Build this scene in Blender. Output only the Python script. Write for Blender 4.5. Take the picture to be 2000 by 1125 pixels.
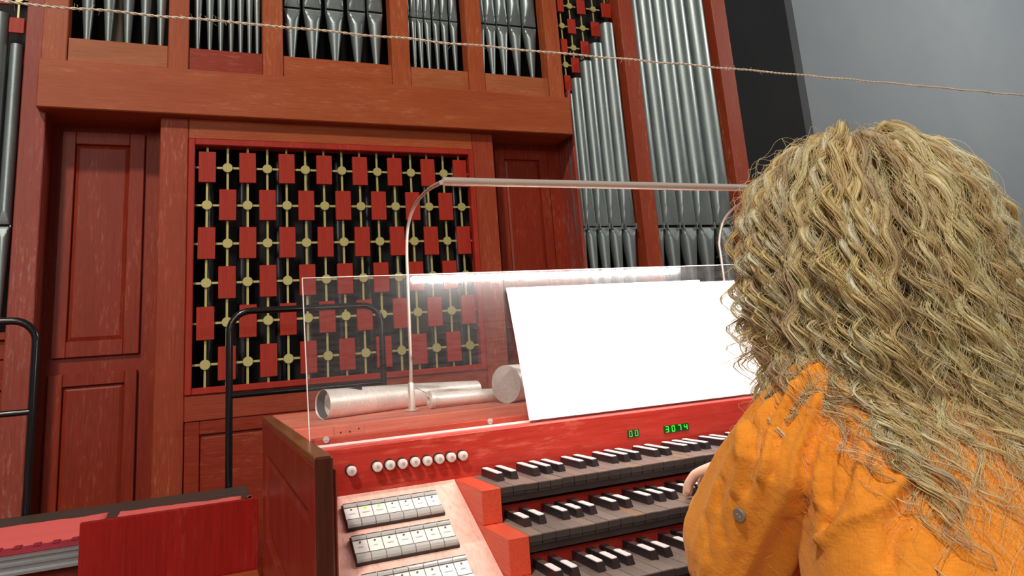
import bpy, bmesh, math, random
import numpy as np
from mathutils import Vector, Matrix, noise
from mathutils.bvhtree import BVHTree

random.seed(7); rng = np.random.default_rng(7)
S = bpy.context.scene
for o in list(bpy.data.objects): bpy.data.objects.remove(o)
COL = S.collection
R = math.radians; PI = math.pi

# ------------------------------------------------------------------ camera
EYE = Vector((0.0, 0.0, 1.10))
cd = bpy.data.cameras.new('camera'); cam = bpy.data.objects.new('camera', cd); COL.objects.link(cam)
cd.sensor_fit = 'HORIZONTAL'; cd.sensor_width = 36.0; cd.lens = 36.0 * 1395.4 / 2000.0
cd.shift_x = 0.0; cd.shift_y = -174.2 / 2000.0
cd.clip_start = 0.05; cd.clip_end = 60
ROT = Matrix(((0.920118, -0.010909, -0.391489), (-0.384665, -0.216909, -0.897210), (-0.075129, 0.976130, -0.203472)))
# re-orthonormalise
a = ROT.col[0].normalized(); b = ROT.col[1]; b = (b - a * a.dot(b)).normalized(); c_ = a.cross(b)
ROT = Matrix((a, b, c_)).transposed()
cam.matrix_world = Matrix.Translation(EYE) @ ROT.to_4x4()
S.camera = cam
F_, CX_, CY_ = 1395.4, 1000.0, 562.5 - 174.2
def ray(u, v): return (ROT @ Vector(((u - CX_) / F_, -(v - CY_) / F_, -1.0)))
def atY(u, v, Y): d = ray(u, v); return EYE + d * (Y / d.y)
def atZ(u, v, Z): d = ray(u, v); return EYE + d * ((Z - EYE.z) / d.z)

# ------------------------------------------------------------------ light and exposure
W = bpy.data.worlds.new('world'); S.world = W; W.use_nodes = True
W.node_tree.nodes['Background'].inputs[0].default_value = (1.0, 0.97, 0.93, 1)
W.node_tree.nodes['Background'].inputs[1].default_value = 0.13
def area_light(name, loc, target, size, power, color, size_y=None):
    l = bpy.data.lights.new(name, 'AREA'); l.energy = power; l.color = color
    l.shape = 'RECTANGLE' if size_y else 'DISK'; l.size = size
    if size_y: l.size_y = size_y
    o = bpy.data.objects.new(name, l); COL.objects.link(o); o.location = loc
    o.rotation_euler = (Vector(target) - Vector(loc)).to_track_quat('-Z', 'Y').to_euler()
    return o
area_light('hall_lamp', (-3.2, -3.4, 8.8), (0.8, 3.6, 2.0), 0.7, 660, (1.0, 0.93, 0.82))
area_light('hall_lamp_right', (8.5, 1.2, 5.5), (7.5, 5.0, 2.4), 1.5, 240, (1.0, 0.97, 0.9))
area_light('fill_light_low', (-2.6, -4.2, 3.6), (0.8, 1.0, 1.1), 2.2, 150, (1.0, 0.94, 0.84))  # added soft fill with no seen source, brightens the player's back and hair
S.view_settings.view_transform = 'Standard'; S.view_settings.look = 'None'
S.view_settings.gamma = 1.0; S.view_settings.use_curve_mapping = False
S.view_settings.exposure = 0.0
S.cycles.max_bounces = 16; S.cycles.diffuse_bounces = 10; S.cycles.transmission_bounces = 14

# ------------------------------------------------------------------ materials
def mat(name, col, rough=0.5, metal=0.0, **kw):
    m = bpy.data.materials.new(name); m.use_nodes = True
    b = m.node_tree.nodes['Principled BSDF']
    b.inputs['Base Color'].default_value = (*col, 1); b.inputs['Roughness'].default_value = rough
    b.inputs['Metallic'].default_value = metal
    for k, v in kw.items(): b.inputs[k.replace('_', ' ')].default_value = v
    return m
def nd(nt, typ, **kw):
    n = nt.nodes.new(typ)
    for k, v in kw.items():
        if k.startswith('_'): setattr(n, k[1:], v)
        else: n.inputs[k.replace('_', ' ')].default_value = v
    return n
def ramp(nt, fac, stops):
    r = nt.nodes.new('ShaderNodeValToRGB'); e = r.color_ramp.elements
    e[0].position, e[0].color = stops[0][0], (*stops[0][1], 1)
    e[1].position, e[1].color = stops[-1][0], (*stops[-1][1], 1)
    for p, c in stops[1:-1]:
        x = e.new(p); x.color = (*c, 1)
    nt.links.new(fac, r.inputs[0]); return r.outputs[0]
def mixc(nt, fac, a, b, typ='MIX'):
    m = nt.nodes.new('ShaderNodeMix'); m.data_type = 'RGBA'; m.blend_type = typ
    for i, v in ((0, fac), (6, a), (7, b)):
        if isinstance(v, (int, float)): m.inputs[i].default_value = v
        elif isinstance(v, tuple): m.inputs[i].default_value = (*v, 1)
        else: nt.links.new(v, m.inputs[i])
    return m.outputs[2]
def wood(name, ca, cb, axis, rough=0.45, scuff=0.25, fine=1.0, spec=0.25, scuffcol=(0.55, 0.30, 0.19), coat=0.0):
    m = mat(name, ca, rough); nt = m.node_tree; b = nt.nodes['Principled BSDF']; L = nt.links
    b.inputs['Specular IOR Level'].default_value = spec
    b.inputs['Coat Weight'].default_value = coat; b.inputs['Coat Roughness'].default_value = 0.15
    tc = nt.nodes.new('ShaderNodeTexCoord')
    def mp(s_long, s_cross):
        q = nt.nodes.new('ShaderNodeMapping'); sc = [s_cross] * 3; sc['XYZ'.index(axis)] = s_long
        q.inputs['Scale'].default_value = sc; L.new(tc.outputs['Object'], q.inputs[0]); return q.outputs[0]
    n1 = nd(nt, 'ShaderNodeTexNoise', Scale=1.0, Detail=5.0, Roughness=0.65); L.new(mp(6 * fine, 150 * fine), n1.inputs[0])
    n2 = nd(nt, 'ShaderNodeTexNoise', Scale=1.0, Detail=3.0, Roughness=0.55, Distortion=0.6); L.new(mp(1.6, 9), n2.inputs[0])
    n3 = nd(nt, 'ShaderNodeTexNoise', Scale=1.0, Detail=6.0, Roughness=0.7); L.new(mp(14, 75), n3.inputs[0])
    c = mixc(nt, n2.outputs[0], tuple(x * 0.86 for x in ca), cb)
    g = ramp(nt, n1.outputs[0], [(0.3, (0.80, 0.76, 0.74)), (0.5, (1, 1, 1)), (0.75, (1.14, 1.14, 1.12))])
    c = mixc(nt, 1.0, c, g, 'MULTIPLY')
    s = ramp(nt, n3.outputs[0], [(0.52, (0, 0, 0)), (0.74, (min(1, scuff * 1.6),) * 3)])
    s2 = ramp(nt, n2.outputs[0], [(0.45, (0.15,) * 3), (0.62, (1, 1, 1))])
    c = mixc(nt, mixc(nt, 1.0, s, s2, 'MULTIPLY'), c, scuffcol)
    L.new(c, b.inputs['Base Color'])
    bp = nd(nt, 'ShaderNodeBump', Strength=0.12, Distance=0.001); L.new(n1.outputs[0], bp.inputs['Height']); L.new(bp.outputs[0], b.inputs['Normal'])
    return m
OR_A, OR_B = (0.31, 0.050, 0.013), (0.41, 0.096, 0.028)
RD_A, RD_B = (0.21, 0.018, 0.006), (0.29, 0.032, 0.010)
MD_A, MD_B = (0.26, 0.033, 0.012), (0.35, 0.056, 0.020)
M = {}
M['beam'] = wood('orange_stain_oak_across', OR_A, OR_B, 'X')
M['stile'] = wood('mid_red_stain_oak_upright', MD_A, MD_B, 'Z', scuff=0.35)
M['midx'] = wood('mid_red_stain_oak_across', MD_A, MD_B, 'X', scuff=0.25)
M['post'] = wood('orange_stain_oak_upright', OR_A, OR_B, 'Z', scuff=0.35)
M['pale'] = wood('faded_stain_oak', (0.30, 0.075, 0.022), (0.42, 0.125, 0.045), 'X')
M['redx'] = wood('red_stain_oak_across', RD_A, RD_B, 'X', scuff=0.18)
M['redz'] = wood('red_stain_oak_upright', RD_A, RD_B, 'Z', scuff=0.22)
M['worn'] = wood('worn_red_oak', (0.24, 0.035, 0.022), (0.33, 0.06, 0.04), 'Z', scuff=0.6, scuffcol=(0.42, 0.24, 0.2))
M['con'] = wood('console_red_oak', (0.40, 0.020, 0.016), (0.54, 0.05, 0.032), 'X', rough=0.36, scuff=0.5, scuffcol=(0.75, 0.2, 0.13), fine=1.4)
M['cony'] = wood('console_red_oak_end', (0.40, 0.03, 0.022), (0.52, 0.055, 0.035), 'Y', rough=0.35, scuff=0.2, fine=1.4)
M['deck'] = wood('console_deck_oak', (0.60, 0.12, 0.07), (0.75, 0.24, 0.16), 'X', rough=0.55, scuff=0.5, scuffcol=(0.85, 0.5, 0.38), fine=1.0)
M['jamb'] = wood('stop_panel_oak', (0.88, 0.44, 0.36), (0.94, 0.62, 0.52), 'Y', rough=0.30, scuff=0.6, scuffcol=(0.9, 0.55, 0.4), fine=0.8)
M['block'] = wood('key_block_paint', (0.60, 0.07, 0.032), (0.66, 0.09, 0.045), 'Y', rough=0.4, scuff=0.1, fine=2)
M['cheek'] = wood('console_side_oak', (0.20, 0.018, 0.012), (0.28, 0.032, 0.016), 'Z', rough=0.3, scuff=0.15)
M['edgewood'] = wood('dark_brown_edge_oak', (0.050, 0.012, 0.006), (0.075, 0.018, 0.008), 'Z', rough=0.35, scuff=0.05)
M['cap'] = wood('console_side_cap_oak', (0.17, 0.06, 0.025), (0.26, 0.10, 0.04), 'Y', rough=0.25, scuff=0.1)  # reflection's olive brown put into the colour of the cheek wood
M['board'] = wood('glossy_red_board', (0.26, 0.006, 0.006), (0.33, 0.012, 0.008), 'Z', rough=0.25, scuff=0.08, coat=0.3)
M['tile'] = wood('lattice_tile_red', (0.33, 0.018, 0.008), (0.40, 0.028, 0.012), 'Z', rough=0.5, scuff=0.08)
M['brass'] = mat('pale_brass', (0.46, 0.40, 0.15), 0.42, 0.35)
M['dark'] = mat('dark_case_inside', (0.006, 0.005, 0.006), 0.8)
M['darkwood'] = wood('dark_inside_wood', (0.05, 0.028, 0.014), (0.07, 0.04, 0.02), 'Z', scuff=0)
M['black'] = mat('black_enamel_tube', (0.006, 0.006, 0.007), 0.22)
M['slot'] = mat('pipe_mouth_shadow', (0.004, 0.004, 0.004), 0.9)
def pipe_mat(name, col, rough, metal):
    m = mat(name, col, rough, metal); nt = m.node_tree; b = nt.nodes['Principled BSDF']; L = nt.links
    tc = nt.nodes.new('ShaderNodeTexCoord'); q = nt.nodes.new('ShaderNodeMapping'); q.inputs['Scale'].default_value = (14, 14, 3)
    L.new(tc.outputs['Object'], q.inputs[0])
    n = nd(nt, 'ShaderNodeTexNoise', Scale=1.0, Detail=6.0, Roughness=0.7); L.new(q.outputs[0], n.inputs[0])
    n2 = nd(nt, 'ShaderNodeTexNoise', Scale=160.0, Detail=2.0); L.new(tc.outputs['Object'], n2.inputs[0])
    k = mixc(nt, 0.5, n.outputs[0], n2.outputs[0])
    L.new(ramp(nt, k, [(0.3, tuple(x * 0.78 for x in col)), (0.7, tuple(x * 1.12 for x in col))]), b.inputs['Base Color'])
    L.new(ramp(nt, n.outputs[0], [(0.3, (rough * 0.8,) * 3), (0.7, (rough * 1.25,) * 3)]), b.inputs['Roughness'])
    return m
M['pipe'] = pipe_mat('tin_pipe_metal', (0.25, 0.29, 0.29), 0.40, 0.68)
M['lip'] = pipe_mat('dull_tin_lip', (0.28, 0.31, 0.29), 0.55, 0.5)
M['oldpipe'] = pipe_mat('old_pipe_metal', (0.82, 0.76, 0.70), 0.38, 0.35)
M['oldinside'] = mat('dark_pipe_inside', (0.16, 0.15, 0.14), 0.6, 0.3)  # darker grey inside the open pipe than on its tube
M['olddisc'] = pipe_mat('old_pipe_cap', (0.50, 0.46, 0.42), 0.6, 0.3)
M['nickel'] = mat('brushed_nickel', (0.74, 0.64, 0.56), 0.42, 0.6)
M['steel'] = mat('screw_steel', (0.80, 0.78, 0.74), 0.35, 0.2)
M['alu'] = mat('aluminium_track', (0.36, 0.36, 0.37), 0.35, 0.7)
M['pink'] = mat('pink_mat', (0.80, 0.13, 0.12), 0.8)
M['magenta'] = mat('crimson_mat_edge', (0.30, 0.012, 0.03), 0.7)
M['greywood'] = wood('dark_grey_board', (0.055, 0.045, 0.038), (0.075, 0.062, 0.052), 'X', scuff=0.05)
M['white'] = mat('white_plastic', (0.80, 0.76, 0.72), 0.3)
M['knob'] = mat('ivory_knob', (0.72, 0.62, 0.58), 0.35)
M['mark'] = mat('grey_print', (0.42, 0.36, 0.34), 0.5)
M['print'] = mat('faint_violet_print', (0.45, 0.44, 0.55), 0.6)
M['paper'] = mat('white_paper', (0.9, 0.9, 0.89), 0.6)
M['chrome'] = mat('rocker_chrome', (0.85, 0.82, 0.78), 0.25, 0.6)
M['blackp'] = mat('black_plastic', (0.02, 0.012, 0.012), 0.4)
M['ivory'] = mat('ivory_cap', (0.86, 0.80, 0.78), 0.25)
M['sharp'] = mat('ebony_sharp', (0.022, 0.016, 0.018), 0.35)
M['sharpback'] = mat('worn_sharp_back', (0.16, 0.10, 0.10), 0.4)
M['bulb'] = mat('dark_indicator', (0.10, 0.09, 0.08), 0.3)
def emis(name, col, s):
    m = bpy.data.materials.new(name); m.use_nodes = True; nt = m.node_tree; nt.nodes.clear()
    e = nd(nt, 'ShaderNodeEmission', Strength=s); e.inputs[0].default_value = (*col, 1)
    o = nt.nodes.new('ShaderNodeOutputMaterial'); nt.links.new(e.outputs[0], o.inputs[0]); return m
M['led'] = emis('led_strip', (1.0, 0.93, 0.88), 600.0)
M['seg'] = emis('green_segment', (0.08, 1.0, 0.06), 1.4)
M['segdim'] = emis('dim_green_segment', (0.25, 0.85, 0.08), 0.75)
M['lit'] = emis('lit_indicator', (0.35, 1.0, 0.05), 1.6)
M['display'] = mat('green_display_glass', (0.005, 0.05, 0.012), 0.15)
# natural keys: dark wood, every key a little different
def key_mat():
    m = wood('dark_natural_key', (0.17, 0.13, 0.112), (0.24, 0.18, 0.15), 'Y', rough=0.38, scuff=0.2, fine=1.5, scuffcol=(0.3, 0.22, 0.18))
    nt = m.node_tree; b = nt.nodes['Principled BSDF']; oi = nt.nodes.new('ShaderNodeObjectInfo')
    src = b.inputs['Base Color'].links[0].from_socket
    tint = ramp(nt, oi.outputs['Random'], [(0.0, (0.8, 0.78, 0.8)), (0.8, (1.15, 1.1, 1.1)), (0.94, (1.25, 1.0, 0.8)), (1.0, (1.4, 1.0, 0.7))])
    nt.links.new(mixc(nt, 1.0, src, tint, 'MULTIPLY'), b.inputs['Base Color']); return m
M['key'] = key_mat(); M['keyfront'] = mat('dark_key_front', (0.040, 0.032, 0.030), 0.5)
# perspex: clear sheet with dust and finger marks, light-filled edges
def perspex():
    m = bpy.data.materials.new('clear_perspex'); m.use_nodes = True; nt = m.node_tree; nt.nodes.clear(); L = nt.links
    tr = nd(nt, 'ShaderNodeBsdfTransparent'); tr.inputs[0].default_value = (0.97, 0.97, 0.97, 1)
    g1 = nd(nt, 'ShaderNodeBsdfGlossy', Roughness=0.08); g2 = nd(nt, 'ShaderNodeBsdfGlossy', Roughness=0.30)
    gm = nd(nt, 'ShaderNodeMixShader', Fac=0.30); L.new(g1.outputs[0], gm.inputs[1]); L.new(g2.outputs[0], gm.inputs[2]); gl = gm
    lw = nd(nt, 'ShaderNodeLayerWeight', Blend=0.5); pw = nt.nodes.new('ShaderNodeMath'); pw.operation = 'POWER'; pw.inputs[1].default_value = 5.0
    L.new(lw.outputs['Facing'], pw.inputs[0]); fr = nt.nodes.new('ShaderNodeMath'); fr.operation = 'MULTIPLY_ADD'; fr.inputs[1].default_value = 0.95; fr.inputs[2].default_value = 0.045
    L.new(pw.outputs[0], fr.inputs[0])
    df = nd(nt, 'ShaderNodeBsdfDiffuse'); df.inputs[0].default_value = (0.8, 0.78, 0.78, 1)
    tl = nd(nt, 'ShaderNodeBsdfTranslucent'); tl.inputs[0].default_value = (0.8, 0.78, 0.78, 1)
    ad = nd(nt, 'ShaderNodeMixShader', Fac=0.5); L.new(df.outputs[0], ad.inputs[1]); L.new(tl.outputs[0], ad.inputs[2])
    m1 = nd(nt, 'ShaderNodeMixShader'); L.new(fr.outputs[0], m1.inputs[0]); L.new(tr.outputs[0], m1.inputs[1]); L.new(gl.outputs[0], m1.inputs[2])
    tc = nt.nodes.new('ShaderNodeTexCoord')
    mp = nt.nodes.new('ShaderNodeMapping'); mp.inputs['Scale'].default_value = (30, 30, 160); L.new(tc.outputs['Object'], mp.inputs[0])
    n1 = nd(nt, 'ShaderNodeTexNoise', Scale=1.0, Detail=6.0, Roughness=0.75); L.new(mp.outputs[0], n1.inputs[0])
    v = nd(nt, 'ShaderNodeTexVoronoi', Scale=55.0); L.new(tc.outputs['Object'], v.inputs[0])
    sp = ramp(nt, v.outputs['Distance'], [(0.0, (0.4,) * 3), (0.06, (0.0,) * 3)])
    hz = ramp(nt, n1.outputs[0], [(0.35, (0.005,) * 3), (0.75, (0.045,) * 3)])
    f = mixc(nt, 1.0, hz, sp, 'ADD')
    m2 = nd(nt, 'ShaderNodeMixShader'); L.new(f, m2.inputs[0]); L.new(m1.outputs[0], m2.inputs[1]); L.new(ad.outputs[0], m2.inputs[2])
    o = nt.nodes.new('ShaderNodeOutputMaterial'); L.new(m2.outputs[0], o.inputs[0]); return m
M['perspex'] = perspex()
M['edge'] = mat('perspex_edge', (0.95, 0.85, 0.82), 0.3, Transmission_Weight=0.2)

# ------------------------------------------------------------------ mesh helpers
class MB:
    def __init__(s): s.v = []; s.f = []; s.m = []; s.mi = 0
    def add(s, vs, fs):
        n = len(s.v); s.v += [tuple(p) for p in vs]; s.f += [tuple(i + n for i in f) for f in fs]; s.m += [s.mi] * len(fs); return s
    def box(s, x0, x1, y0, y1, z0, z1, b=0.0):
        if b <= 0:
            return s.add([(x, y, z) for x in (x0, x1) for y in (y0, y1) for z in (z0, z1)],
                         [(0, 1, 3, 2), (4, 6, 7, 5), (0, 4, 5, 1), (2, 3, 7, 6), (0, 2, 6, 4), (1, 5, 7, 3)])
        bm = bmesh.new(); bmesh.ops.create_cube(bm, size=1.0)
        for p in bm.verts: p.co = Vector(((x0 + x1) / 2 + p.co.x * (x1 - x0), (y0 + y1) / 2 + p.co.y * (y1 - y0), (z0 + z1) / 2 + p.co.z * (z1 - z0)))
        bmesh.ops.bevel(bm, geom=bm.edges[:], offset=b, segments=1, affect='EDGES', profile=0.5)
        bm.verts.index_update(); s.add([p.co[:] for p in bm.verts], [[p.index for p in f.verts] for f in bm.faces]); bm.free(); return s
    def quad(s, a, b, c, d): return s.add([a, b, c, d], [(0, 1, 2, 3)])
    def prism(s, poly, axis, a0, a1):      # poly in the two remaining axes (order XYZ), extruded along axis
        n = len(poly)
        def P(p, a):
            q = list(p); q.insert('XYZ'.index(axis), a); return q
        vs = [P(p, a0) for p in poly] + [P(p, a1) for p in poly]
        return s.add(vs, [tuple(range(n))[::-1], tuple(range(n, 2 * n))] + [(i, (i + 1) % n, n + (i + 1) % n, n + i) for i in range(n)])
    def rings(s, rings, cap=True):
        k = len(rings[0]); vs = [p for r in rings for p in r]; fs = []
        for i in range(len(rings) - 1):
            for j in range(k):
                a = i * k + j; b = i * k + (j + 1) % k; fs.append((a, b, b + k, a + k))
        if cap: fs += [tuple(range(k))[::-1], tuple(range((len(rings) - 1) * k, len(rings) * k))]
        return s.add(vs, fs)
    def tube(s, pts, r, n=10, cap=True):
        pts = [Vector(p) for p in pts]; rs = r if isinstance(r, (list, tuple)) else [r] * len(pts)
        rings = []; up = None
        for i, p in enumerate(pts):
            t = (pts[min(i + 1, len(pts) - 1)] - pts[max(i - 1, 0)]).normalized()
            if up is None:
                up = Vector((0, 0, 1)) if abs(t.z) < 0.9 else Vector((0, 1, 0))
            u = (up - t * up.dot(t)).normalized(); w = t.cross(u); up = u
            rings.append([p + (u * math.cos(2 * PI * j / n) + w * math.sin(2 * PI * j / n)) * rs[i] for j in range(n)])
        return s.rings(rings, cap)
    def build(s, name, mats, parent=None, smooth=None, loc=None):
        me = bpy.data.meshes.new(name)
        off = Vector(loc) if loc is not None else Vector((0, 0, 0))
        me.from_pydata([tuple(Vector(p) - off) for p in s.v], [], s.f)
        for m in (mats if isinstance(mats, (list, tuple)) else [mats]): me.materials.append(m)
        me.polygons.foreach_set('material_index', s.m)
        bm = bmesh.new(); bm.from_mesh(me); bmesh.ops.recalc_face_normals(bm, faces=bm.faces); bm.to_mesh(me); bm.free()
        if smooth is not None:
            me.polygons.foreach_set('use_smooth', [True] * len(me.polygons)); me.set_sharp_from_angle(angle=R(smooth))
        me.update()
        return link(name, me, parent, off)
def link(name, me, parent=None, loc=Vector((0, 0, 0))):
    o = bpy.data.objects.new(name, me); COL.objects.link(o); o.location = loc
    if parent is not None: adopt(o, parent)
    return o
def base(o):
    p = Vector(o.location)
    while o.parent is not None: o = o.parent; p = p + 0 * p
    return p
WORLD = {}
def adopt(o, parent):
    wp = WORLD.get(parent.name, Vector(parent.location) if parent.parent is None else Vector((0, 0, 0)))
    WORLD[o.name] = Vector(o.location)
    o.parent = parent; o.location = Vector(o.location) - wp
def thing(name, label, cat, loc=(0, 0, 0), group=None):
    o = bpy.data.objects.new(name, None); COL.objects.link(o); o.location = loc; o.empty_display_size = 0.05
    o['label'] = label; o['category'] = cat
    if group: o['group'] = group
    return o
def tag(o, label, cat, group=None, kind=None):
    o['label'] = label; o['category'] = cat
    if group: o['group'] = group
    if kind: o['kind'] = kind
    return o
def struct(o): o['kind'] = 'structure'; return o
def part(name, parent, m, boxes, b=0.0, smooth=None):
    q = MB()
    for bx in boxes: q.box(*bx, b)
    return q.build(name, m, parent, smooth)
def disc(q, c, r, axis, th, n=20):
    c = Vector(c)
    ax = {'Y': Vector((0, 1, 0)), 'X': Vector((1, 0, 0)), 'Z': Vector((0, 0, 1))}[axis] if isinstance(axis, str) else Vector(axis).normalized()
    u = ax.orthogonal().normalized(); w = ax.cross(u)
    rings = [[c + ax * (t - th / 2) + (u * math.cos(2 * PI * j / n) + w * math.sin(2 * PI * j / n)) * rr for j in range(n)]
             for t, rr in ((0, r * 0.94), (th * 0.2, r), (th * 0.8, r), (th, r * 0.94))]
    q.rings(rings)

# ------------------------------------------------------------------ the room
def wall_mat(name, ca, cb):
    m = mat(name, ca, 0.85); nt = m.node_tree; b = nt.nodes['Principled BSDF']
    tc = nt.nodes.new('ShaderNodeTexCoord')
    n = nd(nt, 'ShaderNodeTexNoise', Scale=0.8, Detail=8.0, Roughness=0.65, Distortion=0.3); nt.links.new(tc.outputs['Object'], n.inputs[0])
    q = nt.nodes.new('ShaderNodeMapping'); q.inputs['Scale'].default_value = (5, 5, 0.7); nt.links.new(tc.outputs['Object'], q.inputs[0])
    n2 = nd(nt, 'ShaderNodeTexNoise', Scale=1.0, Detail=9.0, Roughness=0.8); nt.links.new(q.outputs[0], n2.inputs[0])
    c = ramp(nt, n.outputs[0], [(0.3, ca), (0.7, cb)])
    st = ramp(nt, n2.outputs[0], [(0.24, (0.6, 0.58, 0.62)), (0.36, (1, 1, 1))])
    nt.links.new(mixc(nt, 1.0, c, st, 'MULTIPLY'), b.inputs['Base Color'])
    return m
M['wall'] = wall_mat('grey_plaster', (0.145, 0.165, 0.19), (0.17, 0.19, 0.205))
M['wallmark'] = mat('faint_wall_scratch', (0.12, 0.11, 0.13), 0.8)
M['niche'] = wall_mat('dark_plaster', (0.030, 0.034, 0.040), (0.045, 0.048, 0.054))  # near-black tone, much darker than the back wall plaster
M['floor'] = wood('floor_boards', (0.16, 0.09, 0.05), (0.22, 0.12, 0.07), 'X', rough=0.4, scuff=0.1)
struct(MB().box(5.45, 13, 5.0, 5.15, 0, 7.5).build('wall_back', M['wall']))
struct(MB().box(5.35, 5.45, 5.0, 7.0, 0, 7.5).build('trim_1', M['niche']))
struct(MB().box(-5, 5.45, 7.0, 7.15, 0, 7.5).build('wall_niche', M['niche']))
struct(MB().box(-5, 13, -5, 7.15, -0.1, 0).build('floor', M['floor']))
# cable and patch on the dark wall behind the case
q = MB(); q.tube([atY(1478, 90, 6.99), atY(1490, 190, 6.99), atY(1500, 260, 6.99), atY(1506, 330, 6.99)], 0.012, 6)
q.tube([atY(1415, 32, 6.99), atY(1440, 36, 6.99), atY(1465, 39, 6.99)], 0.008, 6)
struct(q.build('wall_cable', mat('grey_cable', (0.09, 0.08, 0.08), 0.6)))

# ------------------------------------------------------------------ organ case
YF = 3.6
case = thing('organ_case', 'large red stained oak organ case with a gold and red lattice and pipe towers', 'organ', (0.635, YF, 0))
def P(name, m, *boxes, b=0.004): return part(name, case, m, boxes, b)
P('beam', M['beam'], (-0.703, 1.968, 3.54, 3.82, 2.295, 2.525), b=0.005)
# outer posts
P('post', M['worn'], (-0.770, -0.673, YF, 3.86, 0, 3.9))
P('post', M['worn'], (1.994, 2.012, 3.601, 3.86, 0, 2.60))
P('post', M['post'], (1.968, 1.994, 3.66, 3.86, 2.50, 3.9))
P('post', M['stile'], (2.424, 2.530, YF, 3.74, 0, 3.9))
P('post', M['stile'], (3.180, 3.300, YF, 3.74, 0, 3.9))
# centre frame around the lattice
P('stile', M['stile'], (-0.21, -0.088, YF, 3.66, 0, 2.298))
P('stile', M['stile'], (1.357, 1.48, YF, 3.66, 0, 2.298))
P('rail', M['beam'], (-0.087, 1.356, YF + 0.001, 3.66, 2.195, 2.298))
P('rail', M['midx'], (-0.087, 1.356, YF + 0.001, 3.66, 0.886, 1.0))
mo = MB()
mo.box(-0.087, -0.058, 3.592, 3.65, 1.0, 2.195, 0.004); mo.box(1.327, 1.356, 3.592, 3.65, 1.0, 2.195, 0.004)
mo.box(-0.058, 1.327, 3.592, 3.65, 2.163, 2.195, 0.004); mo.box(-0.058, 1.327, 3.592, 3.65, 1.0, 1.03, 0.004)
mo.build('moulding', M['tile'], case)
P('side_board', M['redz'], (-0.21, -0.19, 3.66, 3.82, 0, 2.298)); P('side_board', M['redz'], (1.46, 1.48, 3.66, 3.82, 0, 2.298))
def door(x0, x1, z0, z1, y, px0, px1, pz0, pz1, m=None, side=False):
    m = m or M['redz']; q = MB(); th = 0.022
    for bx in ((x0, px0, y, y + th, z0, z1), (px1, x1, y, y + th, z0, z1), (px0, px1, y, y + th, z0, pz0), (px0, px1, y, y + th, pz1, z1)): q.box(*bx, 0.003)
    d = q.build('door', m, case)
    q = MB(); g = 0.0
    # bevelled field of the panel
    ys = y + 0.017; yf = y + 0.010
    q.add([(px0, ys, pz0), (px1, ys, pz0), (px1, ys, pz1), (px0, ys, pz1), (px0 + .018, yf, pz0 + .018), (px1 - .018, yf, pz0 + .018), (px1 - .018, yf, pz1 - .018), (px0 + .018, yf, pz1 - .018)],
          [(0, 1, 5, 4), (1, 2, 6, 5), (2, 3, 7, 6), (3, 0, 4, 7), (4, 5, 6, 7)])
    q.build('panel', m, d)
    return d
P('back_board', M['redz'], (-0.673, -0.19, 3.80, 3.82, 0, 2.50), b=0)
P('back_board', M['redz'], (1.46, 1.994, 3.80, 3.82, 0, 2.50), b=0)
for s in (0, 1):
    mir = (lambda a, b: (1.27 - b, 1.27 - a)) if s else (lambda a, b: (a, b))
    door(*mir(-0.634, -0.286), 1.205, 2.262, 3.778, *mir(-0.578, -0.352), 1.276, 2.20)
    door(*mir(-0.640, -0.290), 0.30, 1.134, 3.778, *mir(-0.583, -0.341), 0.36, 1.078)
door(-0.084, 0.634, 0.10, 0.884, 3.602, -0.023, 0.57, 0.17, 0.826, M['redx'])
door(0.636, 1.354, 0.10, 0.884, 3.602, 0.70, 1.29, 0.17, 0.826, M['redx'])
# upper storey
ups = [(-0.703, -0.604), (-0.185, -0.094), (0.250, 0.348), (0.918, 1.019), (1.360, 1.456), (1.866, 1.962)]
for i, (a0, a1) in enumerate(ups): P('post', M['post'], (a0, a1, 3.585, 3.68, 2.52, 3.9))
wins = [(ups[i][1], ups[i + 1][0]) for i in range(5)]
for i, (a0, a1) in enumerate(wins): P('rail', (M['pale'], M['redx'], M['beam'], M['pale'], M['pale'])[i], (a0, a1, 3.60, 3.72, 2.50, 2.660), b=0.003)
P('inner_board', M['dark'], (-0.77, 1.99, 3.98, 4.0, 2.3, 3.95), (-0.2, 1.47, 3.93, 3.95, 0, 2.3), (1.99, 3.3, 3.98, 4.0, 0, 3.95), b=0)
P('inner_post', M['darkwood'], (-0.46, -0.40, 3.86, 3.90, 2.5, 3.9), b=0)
P('side_board', M['redz'], (3.28, 3.30, 3.74, 4.6, 0, 3.9)); P('top_board', M['redx'], (-1.6, 3.30, 3.6, 4.6, 3.9, 3.94))
P('back_board', M['darkwood'], (-1.6, 3.30, 4.6, 4.62, 0, 3.94), b=0)
# tower sills and lower boards
P('sill', M['redx'], (2.012, 2.424, 3.60, 3.98, 1.26, 1.30)); P('sill', M['redx'], (2.53, 3.18, 3.60, 3.98, 1.26, 1.30))
P('base_board', M['redz'], (2.012, 2.424, 3.62, 3.64, 0, 1.26)); P('base_board', M['redz'], (2.53, 3.18, 3.62, 3.64, 0, 1.26))
# left flank
P('sill', M['redx'], (-1.6, -0.77, 3.62, 3.98, 1.29, 1.324)); P('base_board', M['redz'], (-1.6, -0.77, 3.64, 3.66, 1.211, 1.29))
P('base_board', M['redx'], (-1.6, -0.77, 3.63, 3.66, 1.085, 1.208)); P('base_board', M['redx'], (-1.6, -0.77, 3.64, 3.66, 1.02, 1.083)); P('base_board', M['redz'], (-1.6, -0.77, 3.635, 3.66, 0, 1.018))
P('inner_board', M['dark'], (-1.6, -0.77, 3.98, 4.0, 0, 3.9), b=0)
P('post', M['worn'], (-1.66, -1.56, YF, 3.74, 0, 3.9))

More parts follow.
